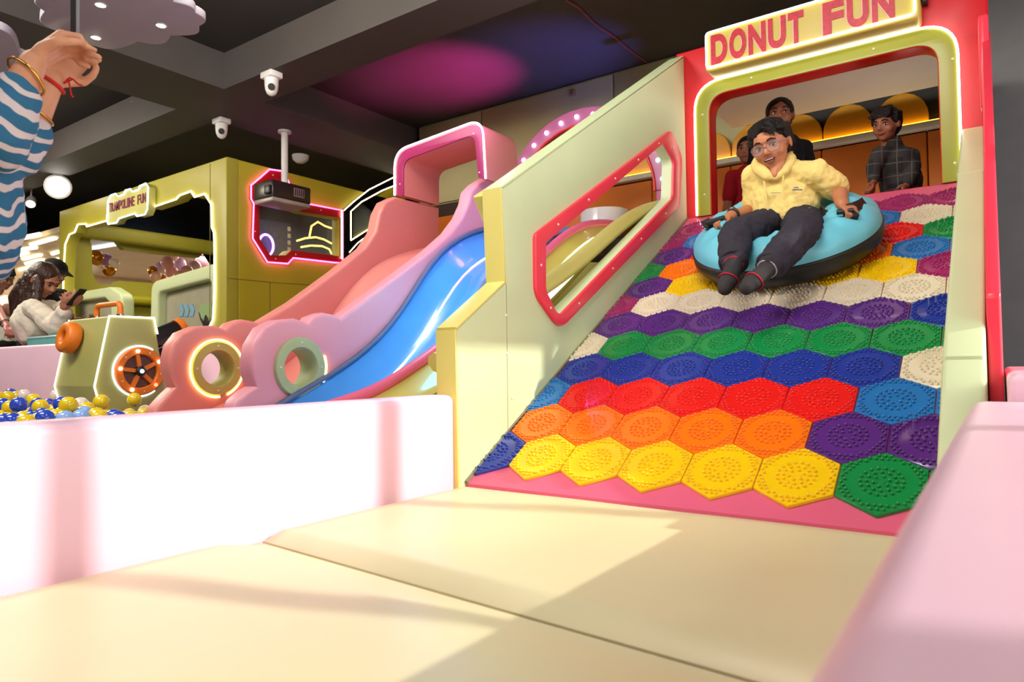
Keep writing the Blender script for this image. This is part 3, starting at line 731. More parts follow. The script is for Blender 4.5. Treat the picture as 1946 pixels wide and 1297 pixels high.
# flank facing the slides, with the camera shaped window
cam_o = WX([(474, 353), (491, 339), (509, 323), (533, 326), (541, 337), (556, 372), (576, 387), (648, 401), (648, 500), (634, 500), (554, 491), (544, 502), (505, 499), (477, 454), (479, 388), (474, 379)], XT)
cam_i = WX([(489, 362), (508, 343), (527, 345), (541, 382), (572, 403), (645, 415), (645, 488), (551, 476), (540, 486), (511, 486), (491, 455)], XT)
wall_pts = [(YT+.142, -.1), (YT+.142, wr.z), (9.6, wr.z+.02), (9.6, -.1)]
film_o = WX([(649, 401), (668, 384), (696, 362), (742, 339), (790, 325), (790, 470), (700, 480), (649, 503)], XT)
film_i = WX([(667, 402), (687, 384), (727, 362), (770, 345), (770, 402), (728, 421), (700, 436), (667, 457)], XT)
plate('flank_wall', [wall_pts, cam_i, film_i], 'X', XT-.14, XT, mat('golden_olive_vinyl', (188, 172, 44), .45, var=.05, scale=2, bump=.05, bscale=6), tram, bev=.008)
wc = plate('window_surround', [cam_o, cam_i], 'X', XT-.002, XT+.03, mat('deep_red_board', (196, 22, 30), .35), tram, bev=.004)
tube('neon_tube', [(XT+.03, y, z) for y, z in cam_o], .008, N_pink, wc, closed=True)
for a, b in ((484, 370), (485, 440), (519, 333), (524, 492), (562, 484), (610, 400)): bolt(W(a, b, 'X', XT+.03), '+X', wc, .008)
plate('window_pane', [cam_i], 'X', XT-.08, XT-.074, glass('clear_pane', (225, 235, 230), .10), tram)
fl = plate('film_reel_surround', [film_o, film_i], 'X', XT-.001, XT+.04, mat('black_gloss_board', (14, 12, 12), .2), tram, bev=.004)
tube('neon_tube', [(XT+.045, y, z) for y, z in film_o[:5]], .007, N_warm, fl)
tube('neon_tube', [(XT+.045, y, z) for y, z in WX([(667, 457), (667, 402), (687, 384), (727, 362), (770, 345)], XT+.045)], .007, N_warm, fl)
tube('neon_tube', [(XT+.045, y, z) for y, z in WX([(667, 457), (700, 436), (728, 421), (770, 402)], XT+.045)], .007, N_warm, fl)
tube('neon_tube', [(XT+.045, y, z) for y, z in WX([(649, 401), (649, 492)], XT+.045)], .006, N_warm, fl)
tube('neon_tube', [(XT+.045, y, z) for y, z in WX([(664, 480), (680, 462), (712, 438), (735, 425)], XT+.045)], .006, N_warm, fl)
plate('window_pane', [film_i], 'X', XT-.08, XT-.074, glass('clear_pane'), tram)
for pts in ([(433, 529), (516, 537)], [(516, 537), (640, 545)], [(513, 537), (513, 612)]):
    q = WX(pts, XT+.001); tube('seam', [(XT+.001, y, z) for y, z in q], .003, mat('seam_dark', (90, 84, 30), .6), tram, seg=5)
# frame and neon arcs seen through the slide arch, on the same flank
fr = WX([(812, 300), (884, 285), (884, 460), (812, 470)], XT+.02); fi = WX([(822, 318), (874, 305), (874, 455), (822, 462)], XT+.02)
plate('mirror_frame', [fr, fi], 'X', XT, XT+.05, M_band, tram, bev=.006)
plate('mirror', [fi], 'X', XT+.005, XT+.012, mat('smoky_mirror', (150, 146, 110), .12, metal=.8), tram)
for pts in ([(829, 331), (861, 338)], [(826, 348), (848, 352), (865, 360), (865, 376)], [(828, 394), (865, 388)], [(828, 411), (857, 422)], [(828, 429), (842, 434)]):
    tube('neon_tube', [(XT+.03, y, z) for y, z in WX(pts, XT+.03)], .009, N_warm, tram)
tube('roller', [W(822, 312, 'X', XT+.35), W(900, 333, 'X', XT+.35)], .07, mat('cream_roller', (196, 180, 140), .5), tram, seg=14)
# inside of the booth
XI = wl.x-.10
back_hole = WX([(171, 458), (176, 448), (182, 446), (216, 451), (236, 474), (300, 482), (378, 490), (390, 477), (420, 470), (425, 530), (400, 545), (300, 539), (224, 534), (214, 542), (190, 541), (183, 535), (175, 517), (175, 470)], XI)
plate('inner_wall', [[(YT+.145, -.1), (YT+.145, 2.42), (9.4, 2.42), (9.4, -.1)], back_hole], 'X', XI-.12, XI, M_olive, tram)
zt, zb = W(280, 440, 'X', XI+.1).z, W(280, 468, 'X', XI+.1).z
box('inner_bolster', (XI+.005, YT+.2, zb), (XI+.16, 9.3, zt), M_olive, tram, bev=.05, seg=3)
zt, zb = W(260, 562, 'X', XI+.1).z, W(260, 580, 'X', XI+.1).z
box('roller', (XI+.005, YT+.2, zb), (XI+.18, 9.3, zt), mat('lime_vinyl', (178, 170, 30), .4), tram, bev=.06, seg=3)
lamp('booth_light', 'AREA', (-8.6, 5.2, 2.9), (-8.6, 5.3, 0), (1, .92, .6), 30, shape='RECTANGLE', size=2, size_y=1)
# low barrier windows just inside the opening
def barrier(pts_o, pts_i, label, y):
    b = thing('barrier_panel', label, 'barrier', W(*pts_o[0], 'Y', y))
    o, i = WY(pts_o, y), WY(pts_i, y)
    ro_, ri_ = rnd(o, [0]+[.14]*(len(o)-2)+[0]), rnd(i, [0]+[.08]*(len(i)-2)+[0])
    plate('frame', [ro_+ri_[::-1]], 'Y', y, y+.16, M_green, b, bev=.03, bres=3)
    plate('pane', [ri_], 'Y', y+.10, y+.108, mat('frosted_pane', (176, 172, 150), .3, var=.06, scale=8, alpha=.8), b)
    return b
b1 = barrier([(100, 660), (100, 563), (208, 545), (232, 560), (232, 660)], [(112, 660), (112, 577), (198, 566), (210, 578), (210, 660)], 'pale green rounded barrier with frosted pane behind the projector prop handle', YT+.2)
b2 = barrier([(283, 660), (287, 536), (414, 498), (420, 660)], [(298, 660), (300, 556), (400, 530), (404, 660)], 'pale green rounded barrier with printed dancer at the right of the booth opening', YT+.2)
chev = mat('sky_blue_print', (120, 170, 200), .5)
for dx in (0, 10, 20):
    q = WY([(340+dx, 579), (346+dx, 578), (350+dx, 590), (347+dx, 602), (341+dx, 602), (344+dx, 590)], YT+.295)
    plate('chevron_print', [q], 'Y', YT+.292, YT+.297, chev, b2)
q = WY([(380, 580), (402, 576), (402, 604), (380, 606)], YT+.297); plate('green_print', [q], 'Y', YT+.294, YT+.299, mat('mint_print', (150, 176, 120), .5), b2)
y = YT+.290
dz = [('c', W(391, 603, 'Y', y), .028, W(391, 614, 'Y', y), .035), ('c', W(391, 613, 'Y', y), .05, W(391, 640, 'Y', y), .045), ('c', W(387, 617, 'Y', y), .018, W(381, 606, 'Y', y), .014), ('c', W(381, 606, 'Y', y), .014, W(378, 594, 'Y', y), .01), ('c', W(395, 617, 'Y', y), .018, W(400, 607, 'Y', y), .012)]
o = blob('dancer_print', dz, .012, mat('black_print', (24, 18, 16), .6), b2, 2)
o.data.transform(Matrix.Translation((0, y, 0)) @ Matrix.Diagonal((1, .12, 1, 1)) @ Matrix.Translation((0, -y, 0)))
# sign over the booth
tsign = thing('lettered_sign', 'small ice blue neon outlined sign reading TRAMPOLINE FUN', 'sign', W(243, 385, 'Y', YT-.05))
def z9(a, b): return (90+a*.1773, 330+b*.1773)
so = WY([z9(*p) for p in [(640, 505), (652, 300), (680, 235), (735, 215), (760, 245), (820, 225), (840, 180), (895, 165), (915, 192), (985, 172), (990, 135), (1060, 105), (1085, 145), (1075, 385), (1050, 440), (965, 460), (940, 430), (770, 485), (745, 530), (655, 545)]], YT-.09)
plate('board', [so], 'Y', YT-.09, YT-.002, mat('yellow_grey_board', (196, 190, 110), .4, var=.15, scale=3), tsign, bev=.004)
tube('neon_tube', [(x, YT-.094, z) for x, z in so], .0075, N_blue, tsign, closed=True)
a, b = W(205, 393, 'Y', YT-.095), W(277, 379, 'Y', YT-.095)
zc = (a.z+b.z)/2
word(tsign, 'TRAMPOLINE FUN', a.x+.03, b.x, zc-.055, zc+.055, YT-.096, mat('plum_print', (130, 40, 66), .5), None, .01)
# party room behind the booth: pale ceiling with light lines, balloons
struct(box('trim_5', (-15.8, 4.3, 2.42), (XI-.14, 9.98, 2.5), mat('warm_white_ceiling', (226, 206, 176), .5)), 'pale ceiling of the party room', 'ceiling')
struct(box('trim_6', (-15.6, 4.3, -.12), (-15.5, 9.98, 2.42), mat('cream_stripe_wall', (214, 190, 170), .6, var=.12, scale=5)), 'cream wall of the party room', 'wall')
lamp('party_room_light', 'AREA', (-12.6, 7.4, 2.4), (-12.6, 7.4, 0), (1, .9, .8), 130, shape='RECTANGLE', size=3, size_y=1.6)
lamp('party_room_light', 'AREA', (-13.4, 5.0, 2.4), (-13.4, 5.0, 0), (1, .85, .6), 90, shape='RECTANGLE', size=2, size_y=2)
for i, (p, q) in enumerate([((30, 487), (52, 480)), ((44, 492), (77, 484)), ((50, 501), (81, 493)), ((30, 514), (63, 506)), ((30, 476), (68, 470)), ((60, 465), (105, 452)), ((100, 482), (112, 478)), ((30, 455), (75, 446)), ((100, 495), (112, 492))]):
    a, b = W(*p, 'Z', 2.41), W(*q, 'Z', 2.41)
    d = (b-a).normalized()*.02; n = Vector((-d.y, d.x, 0)).normalized()*.03
    tag(tube('ceiling_light_bar', [a, b], .035, N_warm, None, seg=8), ['thin white light bar on the pale ceiling, lowest of its cluster', 'long white light bar on the pale ceiling above the hair of the woman in white', 'white light bar just above the head in the dark cap', 'white light bar furthest to the back left of the ceiling', 'white light bar left in the second row on the pale ceiling', 'white light bar nearest the booth on the pale ceiling', 'short light bar touching the booth edge', 'white light bar nearest to the viewer on the pale ceiling', 'short lower light bar touching the booth edge'][i], 'light bar')
for i, (p, q, lab) in enumerate([((175, 472), (228, 463), 'cool white light line on the ceiling behind the booth opening'), ((222, 489), (300, 497), 'long cool white light line above the party room balloons')]):
    a, b = W(*p, 'Z', 2.40) if i == 0 else W(*p, 'X', -15.4), W(*q, 'Z', 2.40) if i == 0 else W(*q, 'X', -15.4)
    tag(tube('ceiling_light_line', [a, b], .03, N_blue, None, seg=8), lab, 'light')
BC = dict(g=mat('chrome_gold_balloon', (196, 128, 40), .15, metal=.7), v=mat('violet_balloon', (170, 120, 190), .25), w=mat('white_balloon', (236, 216, 206), .25), p=mat('pink_balloon', (232, 170, 190), .25), l=mat('lilac_balloon', (206, 176, 226), .25), c=mat('peach_balloon', (226, 170, 150), .25))
BLN = dict(g='shiny gold', v='violet', w='white', p='pink', l='lilac', c='peach')
BLM = {}
for k in BC:
    prof = [(0, -1.2), (.05, -1.16), (.07, -1.1)] + [(math.sin(math.pi*t/14)*(1-.10*max(0, -math.cos(math.pi*t/14)*-1)), -math.cos(math.pi*t/14)*(1.12)) for t in range(1, 14)] + [(0, 1.12)]
    me = revolve_me(prof, 20); me.materials.append(BC[k]); BLM[k] = me
bl = [(182, 490, 14, 'g'), (202, 494, 11, 'v'), (183, 507, 13, 'w'), (207, 514, 12, 'g'), (217, 500, 9, 'w'), (290, 515, 9, 'g'), (303, 508, 9, 'l'), (309, 532, 10, 'g'), (296, 527, 10, 'c'), (318, 500, 12, 'p'), (326, 518, 12, 'p'), (342, 502, 11, 'l'), (355, 518, 12, 'p'), (370, 508, 12, 'l'), (385, 500, 13, 'p'), (398, 510, 13, 'l'), (340, 525, 10, 'c'), (372, 527, 10, 'l'), (395, 488, 11, 'l'), (330, 490, 9, 'w')]
pos = ['leftmost at the top of the left bunch', 'high in the left bunch', 'pale and large in the left bunch', 'low in the left bunch', 'at the right of the left bunch', 'at the left end of the right bunch', 'second from the left in the right bunch', 'at the bottom of the right bunch', 'low at the left of the right bunch', 'upper left of the right bunch', 'in the middle left of the right bunch', 'near the centre of the right bunch', 'in the centre of the right bunch beside the barrier', 'right of the centre of the right bunch', 'large at the upper right of the bunch', 'rightmost behind the neon outline', 'low in the middle of the right bunch', 'low at the right of the right bunch', 'topmost at the right of the bunch', 'topmost at the left of the right bunch']
for i, (a, b, r, k) in enumerate(bl):
    o = bpy.data.objects.new('balloon', BLM[k]); COL.objects.link(o); Xb = -11.0-(i % 4)*.2
    p = W(a, b, 'X', Xb); o.location = p; s = r/F*(p-CAM).dot(fw); o.scale = (s, s, s); o.rotation_euler = (rb.uniform(-.5, .5), rb.uniform(-.5, .5), 0)
    tag(o, BLN[k]+' balloon '+pos[i], 'balloon', 'party balloons behind the booth')
# dark picture board and purple ring lamp glimpsed inside the camera shaped window
brd = thing('picture_board', 'dark blue board with film strip edge seen inside the red framed window', 'board', (-8.0, 5.9, .8))
p0_, p1_ = W(488, 420, 'X', -8.0), W(556, 500, 'X', -8.0)
plate('board', [WX([(486, 415), (553, 425), (553, 500), (486, 500)], -8.0)], 'X', -8.05, -8.0, mat('navy_circuit_print', (44, 40, 84), .4, var=.6, scale=14), brd)
for k in range(5): plate('film_hole', [WX([(547, 431+k*13), (552, 432+k*13), (552, 440+k*13), (547, 439+k*13)], -7.995)], 'X', -8.0, -7.99, M_white, brd)
c = W(506, 466, 'X', -7.95)
tag(tube('ring_lamp', [(-7.95, c.y+.11*math.cos(math.pi*k/12), c.z+.14*math.sin(math.pi*k/12)) for k in range(24)], .016, glow('neon_violet', (200, 120, 255), 6), None, closed=True), 'glowing violet ring lamp inside the red framed window', 'lamp')
for i, pts in enumerate([[(564, 458), (580, 453), (600, 451), (615, 455), (630, 463)], [(572, 470), (590, 467), (612, 468), (626, 474), (630, 483)], [(588, 450), (592, 430), (604, 422), (618, 430), (630, 434)]]):
    tag(tube('neon_arc', [(-7.6, y, z) for y, z in WX(pts, -7.6)], .012, glow('neon_gold', (255, 200, 90), 4), None), ['upper curved warm neon line behind the window', 'lower curved warm neon line behind the window', 'hump shaped gold neon line behind the window'][i], 'neon light')
# ------------------------------------------------------------------ ceiling fittings
def dome(p, label, r=.075, look=(0, 0, 0)):
    t = thing('security_camera', label, 'camera', p)
    box('mount', Vector(p)+Vector((-r, -r*.8, -.055)), Vector(p)+Vector((r, r*.8, -.002)), M_white, t, bev=.008)
    prof = [(r*.78, -.055), (r*.76, -.11), (r*.70, -.15), (r*.5, -.185), (r*.2, -.20), (0, -.203)]
    link('housing', move(revolve_me(prof, 24), p), M_white, t)
    d = (CAM-Vector(p)); d.z = 0; d.normalize(); e = Vector(p)+Vector((0, 0, -.135))+d*r*.42
    me = revolve_me([(0, .035), (r*.36, .034), (r*.40, .02), (r*.40, 0)], 18); me.transform(Matrix.Translation(e) @ (d+Vector((0, 0, -.35))).to_track_quat('Z', 'Y').to_matrix().to_4x4())
    link('lens', me, M_black, t)
dome(W(516, 138, 'Z', 2.95), 'white dome security camera nearest on the ceiling beam, lens showing')
dome(W(421, 226, 'Z', 2.95), 'plain white dome camera on the beam above the booth corner')
t = thing('smoke_detector', 'tiny white sensor under the ceiling right of the projector pole', 'detector', W(571, 296, 'Z', 2.95))
link('dome', move(revolve_me([(0, -.09), (.05, -.085), (.09, -.05), (.10, 0)], 20), W(571, 296, 'Z', 2.95)), M_white, t)
t2 = thing('sprinkler_head', 'tiny grey sprinkler head in the ceiling coffer', 'sprinkler', W(257, 184, 'Z', 3.28))
link('sprinkler', move(revolve_me([(0, -.08), (.04, -.075), (.04, -.06), (.015, -.05), (.02, 0)], 12), W(257, 184, 'Z', 3.28)), mat('grey_metal2', (130, 120, 116), .4), t2)
# projector on a pole
pp = W(541, 285, 'X', -6.12); px_, py_ = pp.x, pp.y
prj = thing('ceiling_projector', 'black ceiling projector hanging on a white pole before the red window', 'projector', (px_, py_, 2.95))
tube('pole', [(px_, py_, 2.95), (px_, py_, 2.28)], .035, M_white, prj, seg=12)
tube('pole_sleeve', [(px_, py_, 2.6), (px_, py_, 2.26)], .027, M_white, prj, seg=12)
link('ceiling_plate', move(revolve_me([(0, 0), (.07, 0), (.07, -.02), (0, -.02)], 16), (px_, py_, 2.949)), M_white, prj)
pc = W(537, 375, 'X', -6.12)
bd = box('body', (pc.x-.16, pc.y-.24, pc.z-.06), (pc.x+.16, pc.y+.24, pc.z+.12), mat('dark_brown_plastic', (44, 34, 32), .3), prj, bev=.015)
box('base_plate', (pc.x-.158, pc.y-.235, pc.z-.10), (pc.x+.158, pc.y+.235, pc.z-.055), mat('pale_grey_plastic', (168, 160, 152), .35), prj, bev=.012)
vt = box('vent', (pc.x+.155, pc.y+.02, pc.z-.01), (pc.x+.165, pc.y+.15, pc.z+.08), mat('grey_vent', (150, 120, 130), .4), prj)
for k in range(5): box('slat', (pc.x+.164, pc.y+.03+k*.025, pc.z), (pc.x+.170, pc.y+.038+k*.025, pc.z+.07), M_black, vt)
box('lens_box', (pc.x+.06, pc.y-.27, pc.z-.03), (pc.x+.15, pc.y-.235, pc.z+.06), M_black, prj, bev=.01)
# flat cloud lamps
def cloud_lamp(pts, z, label, spots):
    t = thing('cloud_lamp', label, 'lamp', W(pts[0][0], pts[0][1], 'Z', z))
    q = WZ(pts, z); c = Vector((sum(p[0] for p in q)/len(q), sum(p[1] for p in q)/len(q)))
    out = []
    for i in range(len(q)):
        a, b = Vector(q[i]), Vector(q[(i+1) % len(q)]); m_ = (a+b)/2; d = (m_-c).normalized(); h = (b-a).length*.28
        for k in range(8):
            s = k/8; p = a+(b-a)*s + d*h*math.sin(math.pi*s); out.append(tuple(p))
    plate('panel', [out], 'Z', z, z+.05, mat('lilac_white_panel', (176, 170, 184), .5, var=.02), t, bev=.006)
    for a, b in spots:
        p = W(a, b, 'Z', z)
        o = link('downlight', move(revolve_me([(0, -.003), (.026, -.003), (.026, .004), (0, .004)], 20), p), glow('downlight_glow', (255, 240, 215), 14), t)
        link('bezel', move(revolve_me([(.026, -.004), (.034, -.004), (.035, .003), (.026, .003)], 20, True), p), M_white, o)
    tube('hanger', [(c.x, c.y, z+.04), (c.x, c.y, 3.27)], .006, M_black, t)
cloud_lamp([(84, 22), (110, 60), (180, 88), (262, 80), (325, 68), (376, 52), (372, 25), (330, 4), (280, -40), (150, -45), (105, -10)], 2.5, 'flat lilac white cloud shaped lamp hanging over the raised hands', [(191, 9), (306, 48), (182, 71)])
cloud_lamp([(38, 105), (25, 160), (-60, 220), (-160, 150), (-120, 40), (-20, 50)], 2.4, 'edge of a second cloud lamp at the far left behind the striped sleeve', [(-60, 120)])
# spot lamps on the left
def spot(p, d, label, on, k=1.0):
    t = thing('spot_lamp', label, 'lamp', p); d = Vector(d).normalized(); R4 = Matrix.Translation(p) @ d.to_track_quat('Z', 'Y').to_matrix().to_4x4()
    me = revolve_me([(0, -.16*k), (.05*k, -.155*k), (.06*k, -.12*k), (.065*k, .0), (.055*k, .005), (.055*k, -.015), (0, -.015)], 20); me.transform(R4); link('housing', me, M_white, t)
    me = revolve_me([(0, -.008), (.052*k, -.008)], 20); me.transform(R4); link('bulb', me, on, t)
    q = Vector(p)-d*.08; tube('stem', [q, (q.x, q.y, 2.949 if 3.52 < q.y < 3.93 else 3.279)], .012, M_white, t)
p = W(110, 355, 'Z', 2.80); spot(p, CAM-p+Vector((0, 0, .4)), 'dazzling round spot lamp on the ceiling above the booth', glow('spot_blaze', (255, 250, 240), 7), 2.4)  # head and bulb enlarged so the disc takes in the lamp's glare
sp_p = p
p = W(58, 388, 'Z', 2.78); spot(p, (.75, -.35, -.7), 'small white spot lamp head left of the dazzling one', glow('spot_lit', (255, 240, 220), 12))
lamp('spot_lamp_light', 'SPOT', sp_p+(CAM-sp_p).normalized()*.1, (-3.6, 1.6, .4), (1, .9, .75), 90, spot_size=.9, spot_blend=.8, shadow_soft_size=.06)
# coloured wash lights standing on the slide platform, aimed at the ceiling
def wash(p, tgt, color, e, label, size=.9):
    t = thing('wash_light', label, 'lamp', p); d = (Vector(tgt)-Vector(p)).normalized(); R4 = Matrix.Translation(p) @ d.to_track_quat('Z', 'Y').to_matrix().to_4x4()
    me = revolve_me([(0, -.12), (.07, -.12), (.08, 0), (.07, .002), (.07, -.02), (0, -.02)], 20); me.transform(R4); link('housing', me, M_black, t)
    tube('foot', [Vector(p)-d*.06, (p[0], p[1], 1.285)], .02, M_black, t)
    lamp('wash_light_beam', 'SPOT', Vector(p)+d*.02, tgt, color, e, spot_size=size, spot_blend=1.0, shadow_soft_size=.05)
tm = W(850, 145, 'Z', 3.28); tb = W(1050, 110, 'Z', 3.28)
wash((-3.15, 5.3, 1.6), tm, (1, .04, .42), 720, 'small magenta wash light on the slide platform', .85)
wash((-2.3, 5.4, 1.6), tb, (.12, .14, 1), 210, 'small blue wash light on the slide platform', .95)
# cable conduits on the ceiling
cz = 3.27
for pts, lab in (([(1075, 0), (1100, 15), (1130, 45), (1165, 68), (1200, 98), (1228, 118)], 'thin red cable sagging across the ceiling towards the gate'), ([(965, 0), (983, 10)], 'short end of red cable at the ceiling beam')):
    tag(tube('cable', [W(a, b, 'Z', cz) for a, b in pts], .008, mat('dull_red_cable', (130, 56, 50), .5), None, seg=6), lab, 'cable')
# added housings and hangers for the unseen ceiling fill lights
PL = ['added unseen fill lamp over the near mats', 'added unseen fill lamp over the ball pit', 'added unseen fill lamp at the far left', 'added unseen fill lamp over the foot of the ramp', 'added unseen fill lamp before the slides']
for lab, lo in zip(PL, [o for o in list(COL.objects) if o.type == 'LIGHT' and o.name.startswith('ceiling_fill_light')]):
    d = lo.data; mw = Matrix.LocRotScale(lo.location, lo.rotation_euler, None)
    t = thing('fill_lamp', lab, 'lamp', lo.location)
    me = box_me((-d.size/2-.04, -d.size_y/2-.04, .012), (d.size/2+.04, d.size_y/2+.04, .05), .008); me.transform(mw); link('housing', me, M_white, t)
    for sx in (-1, 1):
        p = mw @ Vector((sx*d.size*.4, 0, .05)); tube('hanger', [p, (p.x, p.y, max(3.279, p.z+.02))], .006, M_black, t, seg=6)
# ------------------------------------------------------------------ people
def skin(n, c): return mat('skin_'+n, c, .45, var=.05, scale=14, spec=.4)
def cloth(n, c, var=.08): return mat('cloth_'+n, c, .85, var=var, scale=9, bump=.25, bscale=30, spec=.2)
M_hair = mat('black_hair', (20, 15, 13), .5, var=.3, scale=40, bump=.5, bscale=90, spec=.25)
M_brown = mat('brown_hair', (58, 32, 22), .4, var=.3, scale=30, bump=.5, bscale=60)
M_eye = mat('eye_white', (206, 196, 188), .2, var=.01); M_iris = mat('eye_iris', (28, 16, 12), .15, var=.01)
M_lip = mat('lip', (150, 74, 66), .4); M_teeth = mat('teeth', (236, 228, 214), .3, var=.01); M_mouth = mat('mouth_inside', (70, 20, 20), .5)
def frame(f, u):
    f = Vector(f).normalized(); r = f.cross(Vector(u)).normalized(); u2 = r.cross(f)
    return Matrix((r, f, u2)).transposed()
def head_prims(c, R, s):
    c = Vector(c)
    def P(x, y, z): return c + R@Vector((x*s, y*s, z*s))
    def E(x, y, z, a, b, d): return ('e', P(x, y, z), (a*s, b*s, d*s), R)
    pr = [E(0, -.06, .10, .355, .43, .40), E(0, .08, -.10, .295, .33, .36), E(0, .22, -.36, .13, .12, .11), E(0, .10, -.26, .255, .26, .20),
          ('c', P(0, .385, .05), .030*s, P(0, .445, -.10), .052*s), E(.045, .41, -.115, .035, .04, .03), E(-.045, .41, -.115, .035, .04, .03),
          E(.17, .22, -.13, .135, .13, .13), E(-.17, .22, -.13, .135, .13, .13), E(0, .325, .13, .24, .09, .06),
          E(.37, -.03, -.03, .035, .085, .13), E(-.37, -.03, -.03, .035, .085, .13)]
    return pr, P
def face(root, c, R, s, smile=.5, open_=False, glasses=False, scale_tag=None):
    c = Vector(c)
    def P(x, y, z): return c + R@Vector((x*s, y*s, z*s))
    R4 = R.to_4x4()
    for sx in (-1, 1):
        me = sphere_me(1, 14, 10); me.transform(Matrix.Translation(P(sx*.145, .345, .015)) @ R4 @ Matrix.Diagonal((.060*s, .030*s, .030*s, 1)))
        e = link('eye', me, M_eye, root)
        me = sphere_me(1, 12, 8); me.transform(Matrix.Translation(P(sx*.145-.010, .369, .014)) @ R4 @ Matrix.Diagonal((.030*s, .010*s, .029*s, 1)))
        link('iris', me, M_iris, e)
        tube('eyebrow', [P(sx*.065, .410, .128), P(sx*.15, .400, .150), P(sx*.235, .345, .110)], .016*s, M_hair, root, taper=[.017*s, .019*s, .008*s], seg=6)
        tube('eyelid', [P(sx*.075, .372, .030), P(sx*.145, .392, .060), P(sx*.215, .350, .035)], .010*s, M_hair, e, seg=5)
    if open_:
        me = sphere_me(1, 14, 8); me.transform(Matrix.Translation(P(0, .365, -.255)) @ R4 @ Matrix.Diagonal((.115*s, .05*s, .042*s, 1)))
        mo = link('mouth', me, M_mouth, root)
        me = sphere_me(1, 14, 8); me.transform(Matrix.Translation(P(0, .385, -.238)) @ R4 @ Matrix.Diagonal((.09*s, .034*s, .018*s, 1)))
        link('teeth', me, M_teeth, mo)
        tube('upper_lip', [P(-.125, .335, -.232), P(-.05, .41, -.212), P(0, .412, -.216), P(.05, .41, -.212), P(.125, .335, -.232)], .018*s, M_lip, root, seg=6, taper=[.006*s, .018*s, .016*s, .018*s, .006*s])
        tube('lower_lip', [P(-.125, .335, -.236), P(-.06, .39, -.29), P(0, .40, -.30), P(.06, .39, -.29), P(.125, .335, -.236)], .02*s, M_lip, root, seg=6, taper=[.006*s, .02*s, .024*s, .02*s, .006*s])
    else:
        tube('lips', [P(-.12, .345, -.235), P(-.05, .40, -.245), P(0, .41, -.248), P(.05, .40, -.245), P(.12, .345, -.235)], .024*s, M_lip, root, seg=6, taper=[.008*s, .024*s, .026*s, .024*s, .008*s])
    if glasses:
        M_fr = mat('clear_mauve_frame', (150, 110, 120), .2, var=.02)
        g = None
        for sx in (-1, 1):
            pts = [P(sx*.16+.125*math.copysign(abs(math.cos(a))**.75, math.cos(a)), .44-.05*abs(sx*.16+.125*math.cos(a))*2, -.005+.10*math.copysign(abs(math.sin(a))**.75, math.sin(a))) for a in [2*math.pi*k/24 for k in range(24)]]
            o = tube('glasses_rim', pts, .008*s, M_fr, g or root, closed=True, seg=6)
            if g is None: o.name = 'glasses'; g = o
            tube('temple', [P(sx*.285, .40, .02), P(sx*.385, .15, .02), P(sx*.39, -.05, .0)], .010*s, M_fr, g, seg=6)
            bm = bmesh.new(); vs = [bm.verts.new(p) for p in pts]; bm.faces.new(vs); link('lens', bm_done(bm, 'lens'), mat('spectacle_lens', (230, 235, 240), .05, var=.01, alpha=.10), g)
        tube('bridge', [P(-.035, .44, .01), P(0, .455, .02), P(.035, .44, .01)], .010*s, M_fr, g, seg=6)
def hand_prims(wrist, d, pn, side, sc, curl=(.5, .7, .6), thumb=1.0, spread=.10):
    """wrist point, direction of the hand, palm-facing direction, +1 thumb towards d x pn; sc = hand length"""
    w = Vector(wrist); d = Vector(d).normalized(); pn = (Vector(pn)-d*Vector(pn).dot(d)).normalized(); t = d.cross(pn)*side
    pr = []; pal = sc*.50
    r = sc*.052
    for i, (off, ln) in enumerate(((.36, .43), (.12, .48), (-.12, .45), (-.34, .36))):
        base = w + d*pal*(.98 if i in (1, 2) else .92) + t*(off*sc*.52)
        pr.append(('c', w+d*pal*.18+t*(off*sc*.34), sc*.085, base, sc*.068))
        dd = (d + t*off*spread).normalized(); p = base; L = ln*sc
        for k, fr in enumerate((.44, .32, .26)):
            a = curl[k]; ax = dd.cross(pn).normalized()
            q = Matrix.Rotation(a, 3, ax) if (Matrix.Rotation(.1, 3, ax)@dd).dot(pn) > dd.dot(pn) else Matrix.Rotation(-a, 3, ax)
            pn2 = q@pn; dd = q@dd; e = p+dd*L*fr
            pr.append(('c', p, r*(1.08-.1*k), e, r*(1.0-.12*k))); p = e; pn_ = pn2
    # thumb leaves the side of the palm near its base
    b = w+d*pal*.28+t*sc*.17; e1 = b+(d*.55+t*.55+pn*.45*thumb).normalized()*sc*.20; e2 = e1+(d*.75+t*.05+pn*.55*thumb).normalized()*sc*.16; e3 = e2+(d*.8-t*.25*thumb+pn*.35*thumb).normalized()*sc*.12
    pr += [('c', w+d*pal*.18+t*sc*.07, sc*.085, b, sc*.075), ('c', b, sc*.072, e1, sc*.064), ('c', e1, sc*.062, e2, sc*.055), ('c', e2, sc*.055, e3, sc*.045)]
    return pr
def hair_cap(root, c, R, s, m, voxel, extra=(), fringe=True, name='hair'):
    c = Vector(c)
    def P(x, y, z): return c + R@Vector((x*s, y*s, z*s))
    pr = [('e', P(0, -.10, .16), (.40*s, .44*s, .40*s), R), ('e', P(0, -.22, -.02), (.36*s, .30*s, .36*s), R)]
    if fringe:
        for k in range(9):
            x = -.30+.075*k
            pr.append(('c', P(x*.7, .10, .50), .075*s, P(x+.05, .335-.18*abs(x), .295-.05*(k % 2)), .050*s))
        for sx in (-1, 1):
            for k in range(3): pr.append(('c', P(sx*.34, .02-.1*k, .30), .08*s, P(sx*.375, .10-.14*k, .06-.04*k), .035*s))
    pr += [('c', P(*a), ra*s, P(*b), rb_*s) for a, ra, b, rb_ in extra]
    return blob(name, pr, voxel, m, root, 2, noise=.025*s, nscale=.05)

